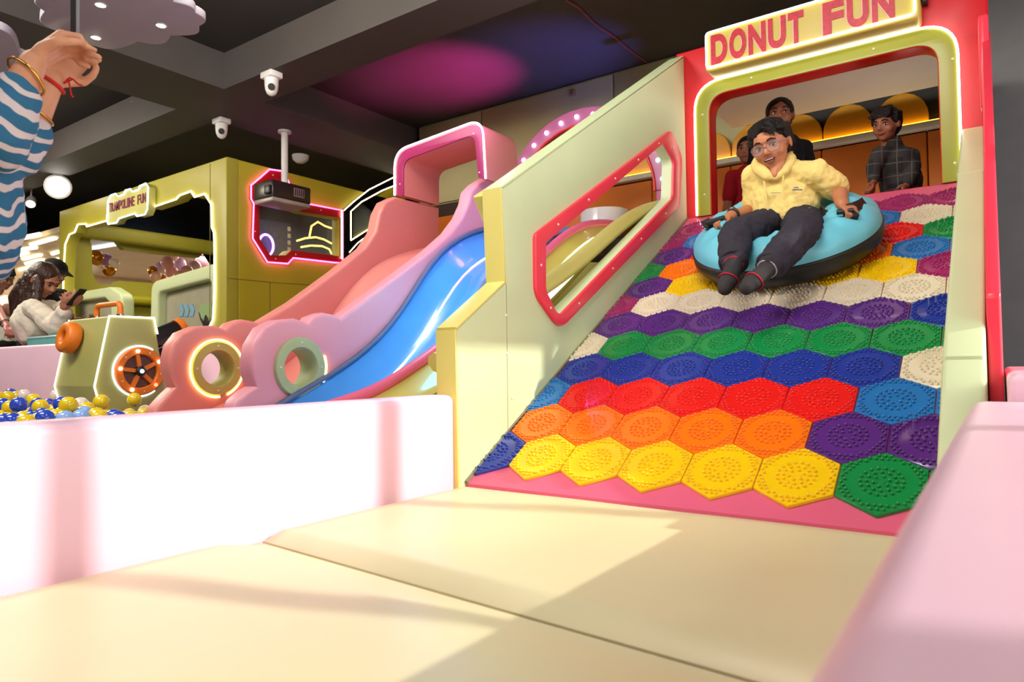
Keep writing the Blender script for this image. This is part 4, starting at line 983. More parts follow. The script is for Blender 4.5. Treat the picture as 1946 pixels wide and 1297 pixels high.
# ---- inflatable tube on the ramp
TU, TV = .80, 1.88
TMX = RM.copy(); TMX.translation = RP(TU, TV, .0175)
def TP(x, y, z): return TMX @ Vector((x, y, z))
donut = thing('snow_tube', 'round sky blue fabric snow tube with black rubber base sliding down the ramp', 'inflatable tube', TMX.translation)
def ring_surf(name, prof, m, wob=0):
    n = 96; bm = bmesh.new(); R_ = []
    for k in range(n):
        a = 2*math.pi*k/n; row = []
        for i, (r, h) in enumerate(prof):
            wv = wob*math.sin(math.pi*i/(len(prof)-1))
            hh = h + wv*(math.sin(5*a+1.3)*.5+math.sin(11*a+r*22)*.35+math.sin(17*a-r*31+2)*.30)
            rr = r*(1+wv*.4*math.sin(7*a+h*30))
            row.append(bm.verts.new(TP(rr*math.cos(a), rr*math.sin(a), hh)))
        R_.append(row)
    for k in range(n):
        A_, B_ = R_[k], R_[(k+1) % n]
        for i in range(len(prof)-1): bm.faces.new((A_[i], A_[i+1], B_[i+1], B_[i]))
    me = bm_done(bm, name)
    for p in me.polygons: p.use_smooth = True
    return link(name, me, m, donut)
def prof_curve(pts, n):
    out = []
    for k in range(n+1):
        t = k/n*(len(pts)-1); i = min(int(t), len(pts)-2); s = t-i
        p = [pts[max(i-1, 0)], pts[i], pts[i+1], pts[min(i+2, len(pts)-1)]]
        out.append(tuple(.5*((2*p[1][j])+(-p[0][j]+p[2][j])*s+(2*p[0][j]-5*p[1][j]+4*p[2][j]-p[3][j])*s*s+(-p[0][j]+3*p[1][j]-3*p[2][j]+p[3][j])*s**3) for j in (0, 1)))
    return out
M_cyan = mat('sky_blue_fabric', (112, 204, 226), .42, var=.04, scale=4, bump=.3, bscale=7)
M_rub = mat('black_rubber', (26, 25, 26), .45, var=.15, scale=8)
ring_surf('rubber_base', prof_curve([(.0, .004), (.22, .002), (.34, .004), (.41, .025), (.445, .075), (.442, .122)], 24), M_rub)
ring_surf('fabric_cover', prof_curve([(.443, .120), (.428, .172), (.375, .218), (.300, .234), (.220, .205), (.165, .140), (.150, .06), (.15, .02)], 30), M_cyan, .026)
ring_surf('inner_ring', prof_curve([(.215, .206), (.185, .203), (.16, .165), (.146, .10), (.140, .03), (.08, .02), (0, .02)], 18), M_rub)
ring_surf('edge_piping', [(.441+.008*math.cos(a), .121+.008*math.sin(a)) for a in [2*math.pi*k/8 for k in range(9)]], M_rub)
def strap(name, pts, wdt, nrm, side=None):
    pts = [Vector(p) for p in pts]; bm = bmesh.new(); rows = []
    for i, p in enumerate(pts):
        t = (pts[min(i+1, len(pts)-1)]-pts[max(i-1, 0)]).normalized(); s = t.cross(CAM-p).normalized()*wdt/2; n2 = s.cross(t).normalized()*.002
        rows.append([bm.verts.new(p+s+n2), bm.verts.new(p-s+n2), bm.verts.new(p-s-n2), bm.verts.new(p+s-n2)])
    for A_, B_ in zip(rows, rows[1:]):
        for k in range(4): bm.faces.new((A_[k], A_[(k+1) % 4], B_[(k+1) % 4], B_[k]))
    bm.faces.new(rows[0]); bm.faces.new(rows[-1]); return link(name, bm_done(bm, name), M_rub, donut)
# ---- the boy riding the tube
kid = skin('boy', (190, 122, 86))
J = dict(pel=RP(TU-.01, TV+.03, .16), belly=W(1494, 398, 'Y', 3.60), chest=W(1491, 355, 'Y', 3.60), neck=W(1480, 322, 'Y', 3.575), head=W(1466, 277, 'Y', 3.51),
         shR=W(1434, 336, 'Y', 3.60), shL=W(1550, 330, 'Y', 3.545), elR=W(1437, 398, 'Y', 3.67), elL=W(1594, 362, 'Y', 3.62), wrR=W(1387, 412, 'Y', 3.47), wrL=W(1600, 388, 'Y', 3.46),
         hipR=W(1468, 428, 'Y', 3.58), hipL=W(1526, 426, 'Y', 3.56), knR=W(1397, 448, 'Y', 3.28), knL=W(1525, 440, 'Y', 3.24), anR=W(1394, 497, 'Y', 3.04), anL=W(1466, 503, 'Y', 2.98), toR=W(1382, 530, 'Y', 2.97), toL=W(1436, 530, 'Y', 2.90))
to_cam = (CAM-J['head']).normalized()
hf = (to_cam*math.cos(.36) - RT*math.sin(.36) + Vector((0, 0, -.14))).normalized()
HR = frame(hf, Vector((0, 0, 1))+RT*-.20)
hs = .238
hp, HP = head_prims(J['head'], HR, hs)
grL, grR = W(1610, 401, 'Y', 3.42), W(1360, 419, 'Y', 3.41)
body = hp + [('c', J['head']+Vector((0, .02, -.06)), .05, J['neck'], .056), ('e', J['chest'], (.13, .085, .14), None), ('e', J['belly'], (.13, .09, .12), None), ('c', W(1478, 316, 'Y', 3.515), .045, W(1473, 333, 'Y', 3.480), .022),
  ('c', J['shR'], .05, J['elR'], .042), ('c', J['elR'], .041, J['wrR'], .029), ('c', J['shL'], .05, J['elL'], .042), ('c', J['elL'], .041, J['wrL'], .029),
  ('c', J['hipR'], .07, J['knR'], .055), ('c', J['knR'], .055, J['anR'], .034), ('c', J['hipL'], .07, J['knL'], .055), ('c', J['knL'], .055, J['anL'], .034), ('c', J['shR'], .05, J['shL'], .05)]
body += hand_prims(J['wrR'], grR-J['wrR'], Vector((0, .1, -1)), 1, .135, (.55, .9, .7))
body += hand_prims(J['wrL'], grL-J['wrL']+Vector((.02, 0, 0)), Vector((0, .25, -1)), 1, .135, (.7, 1.0, .8))
boy = blob('person', body, .0048, kid, None, 3)
tag(boy, 'boy in a pale yellow hoodie and dark trousers riding the blue tube', 'person')
face(boy, J['head'], HR, hs, open_=True, glasses=True)
def boy_hair():
    c = J['head']; R = HR; s = hs
    def P(x, y, z): return c + R@Vector((x*s, y*s, z*s))
    pr = [('e', P(0, -.10, .19), (.390*s, .42*s, .400*s), R), ('e', P(0, -.24, -.02), (.345*s, .29*s, .34*s), R)]
    for k in range(11):                      # top rolled back from the hairline and swept to his right
        x = .30-.06*k
        pr.append(('c', P(x, .10-.25*abs(x), .49-.95*x*x), .085*s, P(x-.05, .27-.55*abs(x)**1.3, .400-.42*abs(x)), .055*s))
    for x0, x1, z1, y1 in ((-.02, -.16, .22, .36), (-.08, -.22, .17, .33), (-.14, -.27, .20, .29), (.02, -.08, .29, .37)):
        pr.append(('c', P(x0, .22, .46), .055*s, P((x0+x1)/2-.02, y1+.0, (.46+z1)/2+.03), .045*s)); pr.append(('c', P((x0+x1)/2-.02, y1, (.46+z1)/2+.03), .042*s, P(x1, y1+.005, z1), .012*s))
    for sx in (-1, 1):
        for k in range(4): pr.append(('c', P(sx*.34, .06-.1*k, .30), .07*s, P(sx*.365, .12-.13*k, .10-.07*k), .032*s))
    blob('hair', pr, .0042, M_hair, boy, 2, noise=.02*s, nscale=.04)
boy_hair()
M_hood = cloth('pale_yellow', (236, 208, 128))
tors = [('e', J['chest']+Vector((0, .005, .0)), (.160, .108, .135), None), ('e', J['chest']+Vector((0, .0, -.06)), (.165, .118, .13), None), ('e', J['belly'], (.160, .122, .12), None), ('e', J['belly']+Vector((.005, 0, -.055)), (.158, .118, .075), None),
  ('c', J['shR']+Vector((.01, 0, .0)), .064, J['shL']-Vector((.01, 0, 0)), .064), ('c', J['shR'], .066, J['shR'].lerp(J['elR'], .80), .068), ('c', J['shL'], .066, J['shL'].lerp(J['elL'], .85), .066)]
hood = blob('hoodie', tors, .0055, M_hood, boy, 3, noise=.030, nscale=.065)
# hood collar lying round the neck, drawstrings and hem cord
nk = J['neck']; bk = Vector((0, .075, 0))
ring_ = [W(1474, 339, 'Y', 3.478), W(1458, 335, 'Y', 3.475), W(1447, 326, 'Y', 3.49), W(1441, 314, 'Y', 3.53), W(1446, 305, 'Y', 3.60), W(1468, 302, 'Y', 3.66), W(1490, 300, 'Y', 3.65), W(1500, 302, 'Y', 3.58), W(1501, 312, 'Y', 3.52), W(1494, 324, 'Y', 3.492), W(1483, 333, 'Y', 3.480), W(1474, 339, 'Y', 3.478)]
rad = [.014, .026, .033, .036, .038, .045, .042, .033, .026, .021, .017, .014]
pr = [('c', p_, r_, q_, s_) for p_, q_, r_, s_ in zip(ring_, ring_[1:], rad, rad[1:])]
pr += [('c', W(1450, 318, 'Y', 3.66), .05, W(1455, 345, 'Y', 3.70), .04), ('c', W(1490, 315, 'Y', 3.68), .05, W(1490, 345, 'Y', 3.72), .04)]
blob('hood_collar', pr, .0045, M_hood, hood, 3, noise=.010, nscale=.04)
def front(a, b, y): return W(a, b, 'Y', y)
tube('drawstring', [front(1452, 345, 3.455), front(1455, 365, 3.450), front(1457, 385, 3.452), front(1460, 403, 3.46)], .0045, M_hood, hood, seg=6)
tube('drawstring', [front(1489, 334, 3.45), front(1487, 350, 3.445), front(1488, 365, 3.445), front(1490, 378, 3.448)], .0045, M_hood, hood, seg=6)
tube('hem_cord', [front(1538, 395, 3.45), front(1539, 405, 3.45), front(1540, 414, 3.455)], .0035, M_hood, hood, seg=5)
M_pr = mat('grey_print', (128, 128, 140), .6)
for a, b, wd, hg in ((1515, 361, .045, .006), (1513, 357, .022, .005), (1474, 367, .05, .0025)):
    p = front(a, b, 3.452); q = RT*wd/2
    tube('chest_print', [p-q, p-q*.3+Vector((0, -.004, 0)), p+q*.3+Vector((0, -.004, 0)), p+q], hg*.6, M_pr, hood, seg=5)
M_trs = cloth('charcoal', (54, 50, 60))
leg = []
for s in 'RL':
    h_, k_, a_ = J['hip'+s], J['kn'+s], J['an'+s]
    leg += [('c', h_, .098, h_.lerp(k_, .5), .090), ('c', h_.lerp(k_, .5), .090, k_, .076), ('c', k_, .077, k_.lerp(a_, .55), .071), ('c', k_.lerp(a_, .55), .074, k_.lerp(a_, 1.0), .060)]
leg += [('e', J['pel'], (.15, .12, .10), None)]
trs = blob('trousers', leg, .006, M_trs, boy, 3, noise=.026, nscale=.06)
for s in 'RL':
    k_, a_ = J['kn'+s], J['an'+s]; d = (a_-k_).normalized(); c = k_.lerp(a_, 1.03)
    R3 = d.to_track_quat('Z', 'Y').to_matrix()
    tube('cuff', [c+R3@Vector((.055*math.cos(t), .055*math.sin(t), .004*math.sin(9*t))) for t in [2*math.pi*i/28 for i in range(28)]], .010, M_trs, trs, closed=True, seg=8)
M_sock = cloth('sock_grey', (56, 52, 54))
M_sockt = cloth('sock_trim', (196, 40, 60))
for s in 'RL':
    a_, t_ = J['an'+s], J['to'+s]; k_ = J['kn'+s]; dn = (a_-k_).normalized(); ft = (t_-a_)
    heel = a_ + dn*.065 - ft.normalized()*.01
    toe = a_ + dn*.045 + ft.normalized()*.14
    sk = blob('sock', [('c', k_.lerp(a_, .95), .038, heel, .036), ('c', heel, .036, heel.lerp(toe, .55), .040), ('c', heel.lerp(toe, .55), .040, toe, .031), ('e', heel.lerp(toe, .75), (.042, .036, .034), None)], .005, M_sock, boy, 4)
    R3 = (toe-heel).normalized().to_track_quat('Z', 'Y').to_matrix(); c = heel.lerp(toe, .62)
    tube('sock_stripe', [c+R3@Vector((.0415*math.cos(t), .0415*math.sin(t), 0)) for t in [2*math.pi*i/24 for i in range(24)]], .003, M_sockt, sk, closed=True, seg=5)
    R3 = (a_-k_).normalized().to_track_quat('Z', 'Y').to_matrix(); c = k_.lerp(a_, 1.13)
    tube('sock_band', [c+R3@Vector((.040*math.cos(t), .040*math.sin(t), 0)) for t in [2*math.pi*i/24 for i in range(24)]], .004, mat('sock_band_grey', (170, 168, 172), .8) if s == 'L' else M_sockt, sk, closed=True, seg=5)
# wrist watch
c = J['elR'].lerp(J['wrR'], .88); R3 = (J['wrR']-J['elR']).normalized().to_track_quat('Z', 'Y').to_matrix()
wt = tube('wrist_watch', [c+R3@Vector((.034*math.cos(t), .034*math.sin(t), 0)) for t in [2*math.pi*i/24 for i in range(24)]], .008, M_black, boy, closed=True, seg=8)
link('watch_case', move(sphere_me(1, 12, 8, (.016, .016, .012)), c+Vector((0, -.01, .034))), mat('steel_case', (120, 120, 126), .25, metal=.8), wt)
# handles of the tube
SD = (EV*.75+EN*.5).normalized()
strap('handle_strap', [W(1643, 383, 'Y', 3.53), W(1634, 389, 'Y', 3.49), W(1622, 394, 'Y', 3.45), W(1610, 397, 'Y', 3.435)], .045, 0)
strap('handle_strap', [W(1604, 404, 'Y', 3.43), W(1616, 405, 'Y', 3.42), W(1624, 411, 'Y', 3.42), W(1620, 418, 'Y', 3.44)], .040, 0)
strap('handle_strap', [W(1340, 418, 'Y', 3.50), W(1344, 426, 'Y', 3.45), W(1352, 434, 'Y', 3.43), W(1346, 441, 'Y', 3.46)], .045, 0)
tube('grip', [W(1590, 404, 'Y', 3.415), W(1622, 400, 'Y', 3.42)], .012, M_rub, donut, seg=10)
tube('grip', [W(1343, 424, 'Y', 3.42), W(1376, 414, 'Y', 3.40)], .013, M_rub, donut, seg=10)

# ---- people on the platform behind the gate
def bust(name_label, headc, f, s, skin_m, top_m, top_prims, arms=(), hair_m=None, hair_extra=(), fringe=True, vox=.009, open_=False, legs=None, hair_only=True, tilt=0, noise=.018):
    R = frame(f, Vector((0, 0, 1))+RT*tilt)
    pr, P = head_prims(headc, R, s)
    pr.append(('c', P(0, -.05, -.3), .2*s, P(0, -.12, -.62), .23*s))
    pr += top_prims[0]
    o = blob('person', pr, vox*.75, skin_m, None, 2)
    tag(o, name_label, 'person')
    face(o, headc, R, s, open_=open_)
    hair_cap(o, headc, R, s, hair_m or M_hair, vox*.8, hair_extra, fringe)
    top = blob('top', top_prims[1], vox, top_m, o, 4, noise=noise, nscale=.12)
    return o, top, R, P
FLZ = .75
def torso(head, s, drop, wsh, lean=(0, 0), hip=None, inflate=1, toward=None):
    """spine from the neck down to the hips below a head centre"""
    h = Vector(head); nk = h+Vector((lean[0]*.2, lean[1]*.2, -.62*s)); ch = h+Vector((lean[0]*.5, lean[1]*.5, -.62*s-drop*.35)); hp_ = h+Vector((lean[0], lean[1], -.62*s-drop))
    return nk, ch, hp_
def legs_to(hp_, zf, wd, r, side):
    out = []
    for sx in (-1, 1):
        a = hp_+side*(sx*wd); k = Vector((a.x, a.y-.02, (a.z+zf)/2+.02)); f_ = Vector((a.x, a.y, zf+.07))
        out += [('c', a, r, k, r*.75), ('c', k, r*.75, f_, r*.5), ('c', Vector((a.x, a.y, zf+.04)), .038, Vector((a.x, a.y-.14, zf+.035)), .033)]
    return out
struct(box('floor_platform', (-1.72, 4.56, -.1), (-.1, 5.92, FLZ), mat('brown_platform', (110, 66, 40), .6)), 'floor of the platform behind the gate', 'floor')
sk1 = skin('brown', (150, 96, 70)); sk2 = skin('tan', (176, 118, 88))
# woman in black
h = W(1482, 221, 'Y', 4.82); s = .235; nk, ch, hp_ = torso(h, s, .5, .18)
f = (CAM-h); f.z = -.3
sh = [nk+RT*.155+Vector((0, 0, -.075)), nk-RT*.155+Vector((0, 0, -.075))]
arm = []
for sx, a in ((1, sh[0]), (-1, sh[1])):
    e = a+RT*sx*.05+Vector((0, .03, -.26)); w_ = e+RT*sx*-.02+Vector((0, -.12, -.20)); arm.append((a, e, w_))
skn = []; clo = [('e', ch+Vector((0, 0, .04)), (.155, .10, .17), None), ('e', hp_+Vector((0, 0, .16)), (.14, .10, .2), None), ('c', sh[0], .062, sh[1], .062), ('c', nk, .07, nk+Vector((0, 0, -.06)), .09)]
for a, e, w_ in arm:
    skn += [('c', a, .045, e, .04), ('c', e, .04, w_, .03)]+hand_prims(w_, w_-e, Vector((0, 0, -1)), 1, .16)
    clo += [('c', a, .060, e, .056)]
skn += legs_to(hp_, FLZ, .08, .08, RT)+[('e', ch, (.12, .08, .16), None), ('e', hp_, (.14, .1, .14), None), ('c', ch, .1, hp_, .1)]
wb, wtop, R_, P_ = bust('woman in a black top smiling behind the boy on the tube', h, f, s, sk1, cloth('black', (20, 19, 20)), (skn, clo), fringe=False, hair_extra=[((0, -.35, 0), .2, (0, -.42, -.35), .1)], open_=True)
tp = W(1502, 289, 'Y', 4.70)
for k in range(3): tube('chest_print', [tp+RT*(-.02)+Vector((0, -.005, -.014*k)), tp+RT*.02+Vector((0, -.005, -.014*k))], .004, mat('mustard_print', (150, 140, 70), .6), wtop, seg=5)
blob('trousers', legs_to(hp_, FLZ, .08, .088, RT)+[('e', hp_, (.15, .11, .15), None)], .012, cloth('black2', (26, 24, 28)), wb, 3)
# child in red, half hidden on the left
h = W(1421, 287, 'Y', 5.02); s = .205; nk, ch, hp_ = torso(h, s, .42, .15)
f = (CAM-h); f.z = -.2; f = f - RT*1.6
sh = [nk+RT*.12+Vector((0, 0, -.06)), nk-RT*.12+Vector((0, 0, -.06))]
skn, clo = [], [('e', ch+Vector((0, 0, .03)), (.125, .09, .15), None), ('e', hp_+Vector((0, 0, .14)), (.12, .09, .16), None), ('c', sh[0], .05, sh[1], .05)]
for sx, a in ((1, sh[0]), (-1, sh[1])):
    e = a+RT*sx*.03+Vector((0, .0, -.20)); w_ = e+Vector((0, -.10, -.14)); skn += [('c', a, .038, e, .034), ('c', e, .034, w_, .025)]+hand_prims(w_, w_-e, Vector((0, 0, -1)), 1, .13); clo += [('c', a, .05, a.lerp(e, .75), .05)]
skn += legs_to(hp_, FLZ, .06, .06, RT)+[('e', ch, (.1, .07, .13), None), ('c', ch, .08, hp_, .08), ('e', hp_, (.11, .08, .1), None)]
cr, _, _, _ = bust('child in a dark red top peeking out behind the boy on the tube', h, f, s, sk1, cloth('dark_red', (150, 18, 30)), (skn, clo), fringe=False, hair_extra=[((0, -.3, .1), .2, (.05, -.42, -.5), .14)])
blob('trousers', legs_to(hp_, FLZ, .06, .068, RT)+[('e', hp_, (.12, .09, .12), None)], .012, cloth('brown2', (70, 44, 30)), cr, 3)
# boy in the plaid shirt
def plaid():
    M = bpy.data.materials.new('plaid_cloth'); M.use_nodes = True; nt = M.node_tree; b = nt.nodes['Principled BSDF']; b.inputs['Roughness'].default_value = .85
    tc = nt.nodes.new('ShaderNodeTexCoord'); sp = nt.nodes.new('ShaderNodeSeparateXYZ'); nt.links.new(tc.outputs['Object'], sp.inputs[0])
    def lines(out, period, duty, off=0):
        a = nt.nodes.new('ShaderNodeMath'); a.operation = 'ADD'; a.inputs[1].default_value = 10+off; nt.links.new(out, a.inputs[0])
        d = nt.nodes.new('ShaderNodeMath'); d.operation = 'MODULO'; d.inputs[1].default_value = period; nt.links.new(a.outputs[0], d.inputs[0])
        g = nt.nodes.new('ShaderNodeMath'); g.operation = 'LESS_THAN'; g.inputs[1].default_value = duty; nt.links.new(d.outputs[0], g.inputs[0]); return g.outputs[0]
    def add(a, b_):
        m_ = nt.nodes.new('ShaderNodeMath'); m_.operation = 'MAXIMUM'; nt.links.new(a, m_.inputs[0]); nt.links.new(b_, m_.inputs[1]); return m_.outputs[0]
    ln = add(lines(sp.outputs['X'], .075, .006), lines(sp.outputs['Z'], .075, .006)); wide = add(lines(sp.outputs['X'], .15, .06, .04), lines(sp.outputs['Z'], .15, .06, .04))
    m1 = nt.nodes.new('ShaderNodeMix'); m1.data_type = 'RGBA'; m1.inputs[6].default_value = (*lin((26, 25, 26)), 1); m1.inputs[7].default_value = (*lin((46, 44, 44)), 1); nt.links.new(wide, m1.inputs[0])
    m2 = nt.nodes.new('ShaderNodeMix'); m2.data_type = 'RGBA'; m2.inputs[7].default_value = (*lin((84, 80, 76)), 1); nt.links.new(m1.outputs[2], m2.inputs[6]); nt.links.new(ln, m2.inputs[0])
    nt.links.new(m2.outputs[2], b.inputs['Base Color']); return M
h = W(1684, 238, 'Y', 4.72); s = .20
f = (CAM-h); f.z = -1.6; f = f - RT*3.6
nk = h+RT*.035+Vector((0, .02, -.125)); ch = h+RT*.05+Vector((0, .02, -.25)); hp_ = h+RT*.075+Vector((0, .03, -.46))
sh = [nk+RT*.105+Vector((0, .02, -.055)), nk-RT*.075+Vector((0, -.03, -.055))]
skn, clo = [], [('e', ch, (.12, .095, .13), None), ('e', hp_+Vector((0, 0, .12)), (.125, .10, .14), None), ('c', sh[0], .052, sh[1], .05), ('c', nk+Vector((0, 0, .02)), .052, nk+Vector((0, 0, -.03)), .066)]
A1 = (sh[0], W(1737, 318, 'Y', 4.74), W(1722, 352, 'Y', 4.68)); A2 = (sh[1], W(1660, 318, 'Y', 4.66), W(1660, 345, 'Y', 4.62))
for a, e, w_ in (A1, A2):
    skn += [('c', a, .036, e, .033), ('c', e, .033, w_, .024)]+hand_prims(w_, w_-e, Vector((-1, 0, 0)), -1, .125, (.7, .8, .6)); clo += [('c', a, .05, e, .044), ('c', e, .044, e.lerp(w_, .85), .036)]
skn += legs_to(hp_, FLZ, .06, .06, RT)+[('e', ch, (.1, .07, .12), None), ('c', ch, .08, hp_, .08), ('e', hp_, (.11, .08, .1), None)]
pb, ptop, _, _ = bust('boy in a dark plaid shirt looking down at the right of the gate', h, f, s, sk1, plaid(), (skn, clo), tilt=.1)
blob('trousers', legs_to(hp_, FLZ, .06, .068, RT)+[('e', hp_, (.12, .09, .12), None)], .012, cloth('black3', (22, 21, 24)), pb, 3)

# ---- people beyond the ball pit on the left
wfl = -.12
blouse = cloth('cream_white', (226, 214, 196))
h = W(84, 533, 'Y', 2.42); s = .265
f = RT*1.0+Vector((0, 0, -.75))+(CAM-h).normalized()*.25
nk = h-RT*.05+Vector((0, 0, -.16)); ch = h-RT*.085+Vector((0, 0, -.34)); hp_ = W(72, 655, 'Y', 2.50)
sh = [nk+RT*.05-fw*.14+Vector((0, 0, -.07)), nk-RT*.0+fw*.15+Vector((0, 0, -.07))]
e1 = W(110, 622, 'Y', 2.36); w1 = W(124, 580, 'Y', 2.33); e2 = W(108, 605, 'Y', 2.62); w2 = W(126, 572, 'Y', 2.50)
clo = [('e', ch, (.17, .14, .2), None), ('c', ch, .16, hp_+Vector((0, 0, .06)), .15), ('c', sh[0], .075, sh[1], .075), ('c', sh[0], .075, e1, .085), ('c', e1, .08, e1.lerp(w1, .7), .055), ('c', sh[1], .075, e2, .08), ('c', e2, .075, e2.lerp(w2, .7), .05)]
skn = [('c', sh[0], .05, e1, .045), ('c', e1, .045, w1, .03), ('c', sh[1], .05, e2, .045), ('c', e2, .045, w2, .03), ('c', ch, .11, hp_, .12), ('e', hp_, (.16, .14, .14), None)]
ph = W(141, 571, 'Y', 2.36)
skn += hand_prims(w1, ph-w1, Vector((0, .6, 1)), 1, .19, (.5, .7, .5)) + hand_prims(w2, ph-w2, Vector((0, -.6, 1)), -1, .19, (.5, .7, .5))
for sx in (-1, 1):
    a = hp_+fw*.08*sx; k = a+RT*.40+Vector((0, 0, .02)); k.z = a.z; ft = Vector((k.x, k.y, wfl+.09))
    skn += [('c', a, .09, k, .07), ('c', k, .07, ft, .045), ('c', ft, .05, ft+RT*.16, .04)]
hw, wtp, R_, P_ = bust('woman with long brown hair in a cream blouse looking at a phone', h, f, s, sk2, blouse, (skn, clo), hair_m=M_brown, fringe=False, noise=.04,
   hair_extra=[((0, -.2, .1), .36, (0, -.42, -.40), .30), ((0, -.42, -.40), .30, (.05, -.48, -.95), .24), ((.05, -.48, -.95), .24, (.05, -.30, -1.45), .10), ((.25, -.1, .0), .16, (.24, .02, -.75), .10), ((-.25, -.1, .0), .16, (-.24, .02, -.7), .10)])
blob('long_hair', [('c', W(80, 515, 'Y', 2.42), .085, W(66, 530, 'Y', 2.38), .09), ('c', W(66, 530, 'Y', 2.38), .09, W(57, 565, 'Y', 2.35), .08), ('c', W(57, 565, 'Y', 2.35), .08, W(54, 598, 'Y', 2.34), .065), ('c', W(54, 598, 'Y', 2.34), .065, W(60, 620, 'Y', 2.34), .03), ('c', W(74, 530, 'Y', 2.36), .045, W(70, 570, 'Y', 2.33), .035), ('c', W(70, 570, 'Y', 2.33), .035, W(66, 600, 'Y', 2.33), .02)], .012, M_brown, hw, 3, noise=.016, nscale=.05)
sktl = []
for sx in (-1, 1):
    a = hp_+fw*.08*sx; k = a+RT*.40; k.z = a.z; sktl += [('c', a, .105, k, .085), ('c', k, .085, Vector((k.x, k.y, wfl+.14)), .06)]
blob('trousers', sktl+[('e', hp_, (.17, .15, .13), None)], .014, cloth('navy', (28, 30, 42)), hw, 3)
t = thing('smartphone', 'dark phone held in the hands of the woman with long brown hair', 'phone', ph)
def slab(name, c, ux, uy, uz, m, parent, bev=.006):
    me = box_me((-1, -1, -1), (1, 1, 1)); 
    Mx = Matrix((ux, uy, uz)).transposed().to_4x4(); Mx.translation = c; me.transform(Mx); return link(name, me, m, parent)
pd = (RT*.5+Vector((0, 0, .6))).normalized(); pq = fw; pn_ = pd.cross(pq)
slab('case', ph+pd*.03, pd*.08, pq*.04, pn_*.005, M_black, t); slab('screen', ph+pd*.03-pn_*.0+(-RT*.002), pd*.074, pq*.036, pn_*.0056, glow('phone_screen', (170, 190, 230), .6), t)
# seat blocks of the woman and teal boxes
tag(box('bench', (hp_.x-.22, hp_.y-.2, -.12), (hp_.x+.22, hp_.y+.2, hp_.z-.12), cloth('dark_bench', (40, 36, 38)), None, bev=.02), 'dark bench block under the woman with long brown hair', 'bench')
a, b = W(59, 641, 'Y', 2.30), W(119, 662, 'Y', 2.30)
M_teal = mat('teal_vinyl', (96, 158, 156), .45)
t = thing('storage_box', 'teal padded box right behind the pink pit wall, nearer of the two', 'box', ((a.x+b.x)/2, 2.36, -.12))
box('body', (a.x, 2.27, -.12), (b.x, 2.40, a.z), M_teal, t, bev=.012); box('lid_piping', (a.x-.004, 2.266, a.z-.018), (b.x+.004, 2.405, a.z-.006), mat('pale_teal_piping', (150, 190, 186), .5), t, bev=.003)
a, b = W(61, 618, 'Y', 2.72), W(107, 640, 'Y', 2.72)
t = thing('storage_box', 'teal padded box further back below the cream blouse', 'box', ((a.x+b.x)/2, 2.8, -.12))
box('body', (a.x, 2.70, -.12), (b.x, 2.86, a.z), M_teal, t, bev=.012); box('lid_piping', (a.x-.004, 2.696, a.z-.018), (b.x+.004, 2.865, a.z-.006), mat('pale_teal_piping', (150, 190, 186), .5), t, bev=.003)
# person with a dark cap beyond her
h = W(103, 519, 'Y', 3.05); s = .26; f = RT*1.0+Vector((0, 0, -.45))+(CAM-h).normalized()*.1
nk = h-RT*.03+Vector((0, 0, -.16)); ch = h-RT*.02+Vector((0, 0, -.38)); hp_ = h-RT*.02+Vector((0, 0, -.72))
sh = [nk-fw*.16+Vector((0, 0, -.06)), nk+fw*.16+Vector((0, 0, -.06))]
skn, clo = [], [('e', ch, (.15, .15, .2), None), ('c', ch, .15, hp_, .15), ('c', sh[0], .07, sh[1], .07)]
for a in sh:
    e = a+Vector((0, 0, -.28)); w_ = e+RT*.2+Vector((0, 0, .02)); skn += [('c', a, .05, e, .045), ('c', e, .045, w_, .03)]+hand_prims(w_, RT, Vector((0, 0, 1)), 1, .18); clo += [('c', a, .07, e, .06)]
skn += legs_to(hp_, wfl, .08, .085, fw)+[('e', hp_, (.15, .15, .14), None), ('c', ch, .1, hp_, .1)]
cp, _, R_, P_ = bust('person in a dark cap and black shirt standing beyond the woman with long brown hair', h, f, s, sk1, cloth('black4', (18, 17, 18)), (skn, clo), fringe=False)
pr = [('e', P_(0, -.05, .22), (.42*s, .47*s, .36*s), R_)] + [('c', P_(x, .3, .22), .05*s, P_(x*.9, .66, .14), .035*s) for x in (-.2, -.1, 0, .1, .2)]
blob('cap', pr, .010, cloth('black5', (24, 22, 24)), cp, 3)
blob('trousers', legs_to(hp_, wfl, .08, .095, fw)+[('e', hp_, (.16, .16, .15), None)], .016, cloth('black6', (26, 25, 30)), cp, 3)
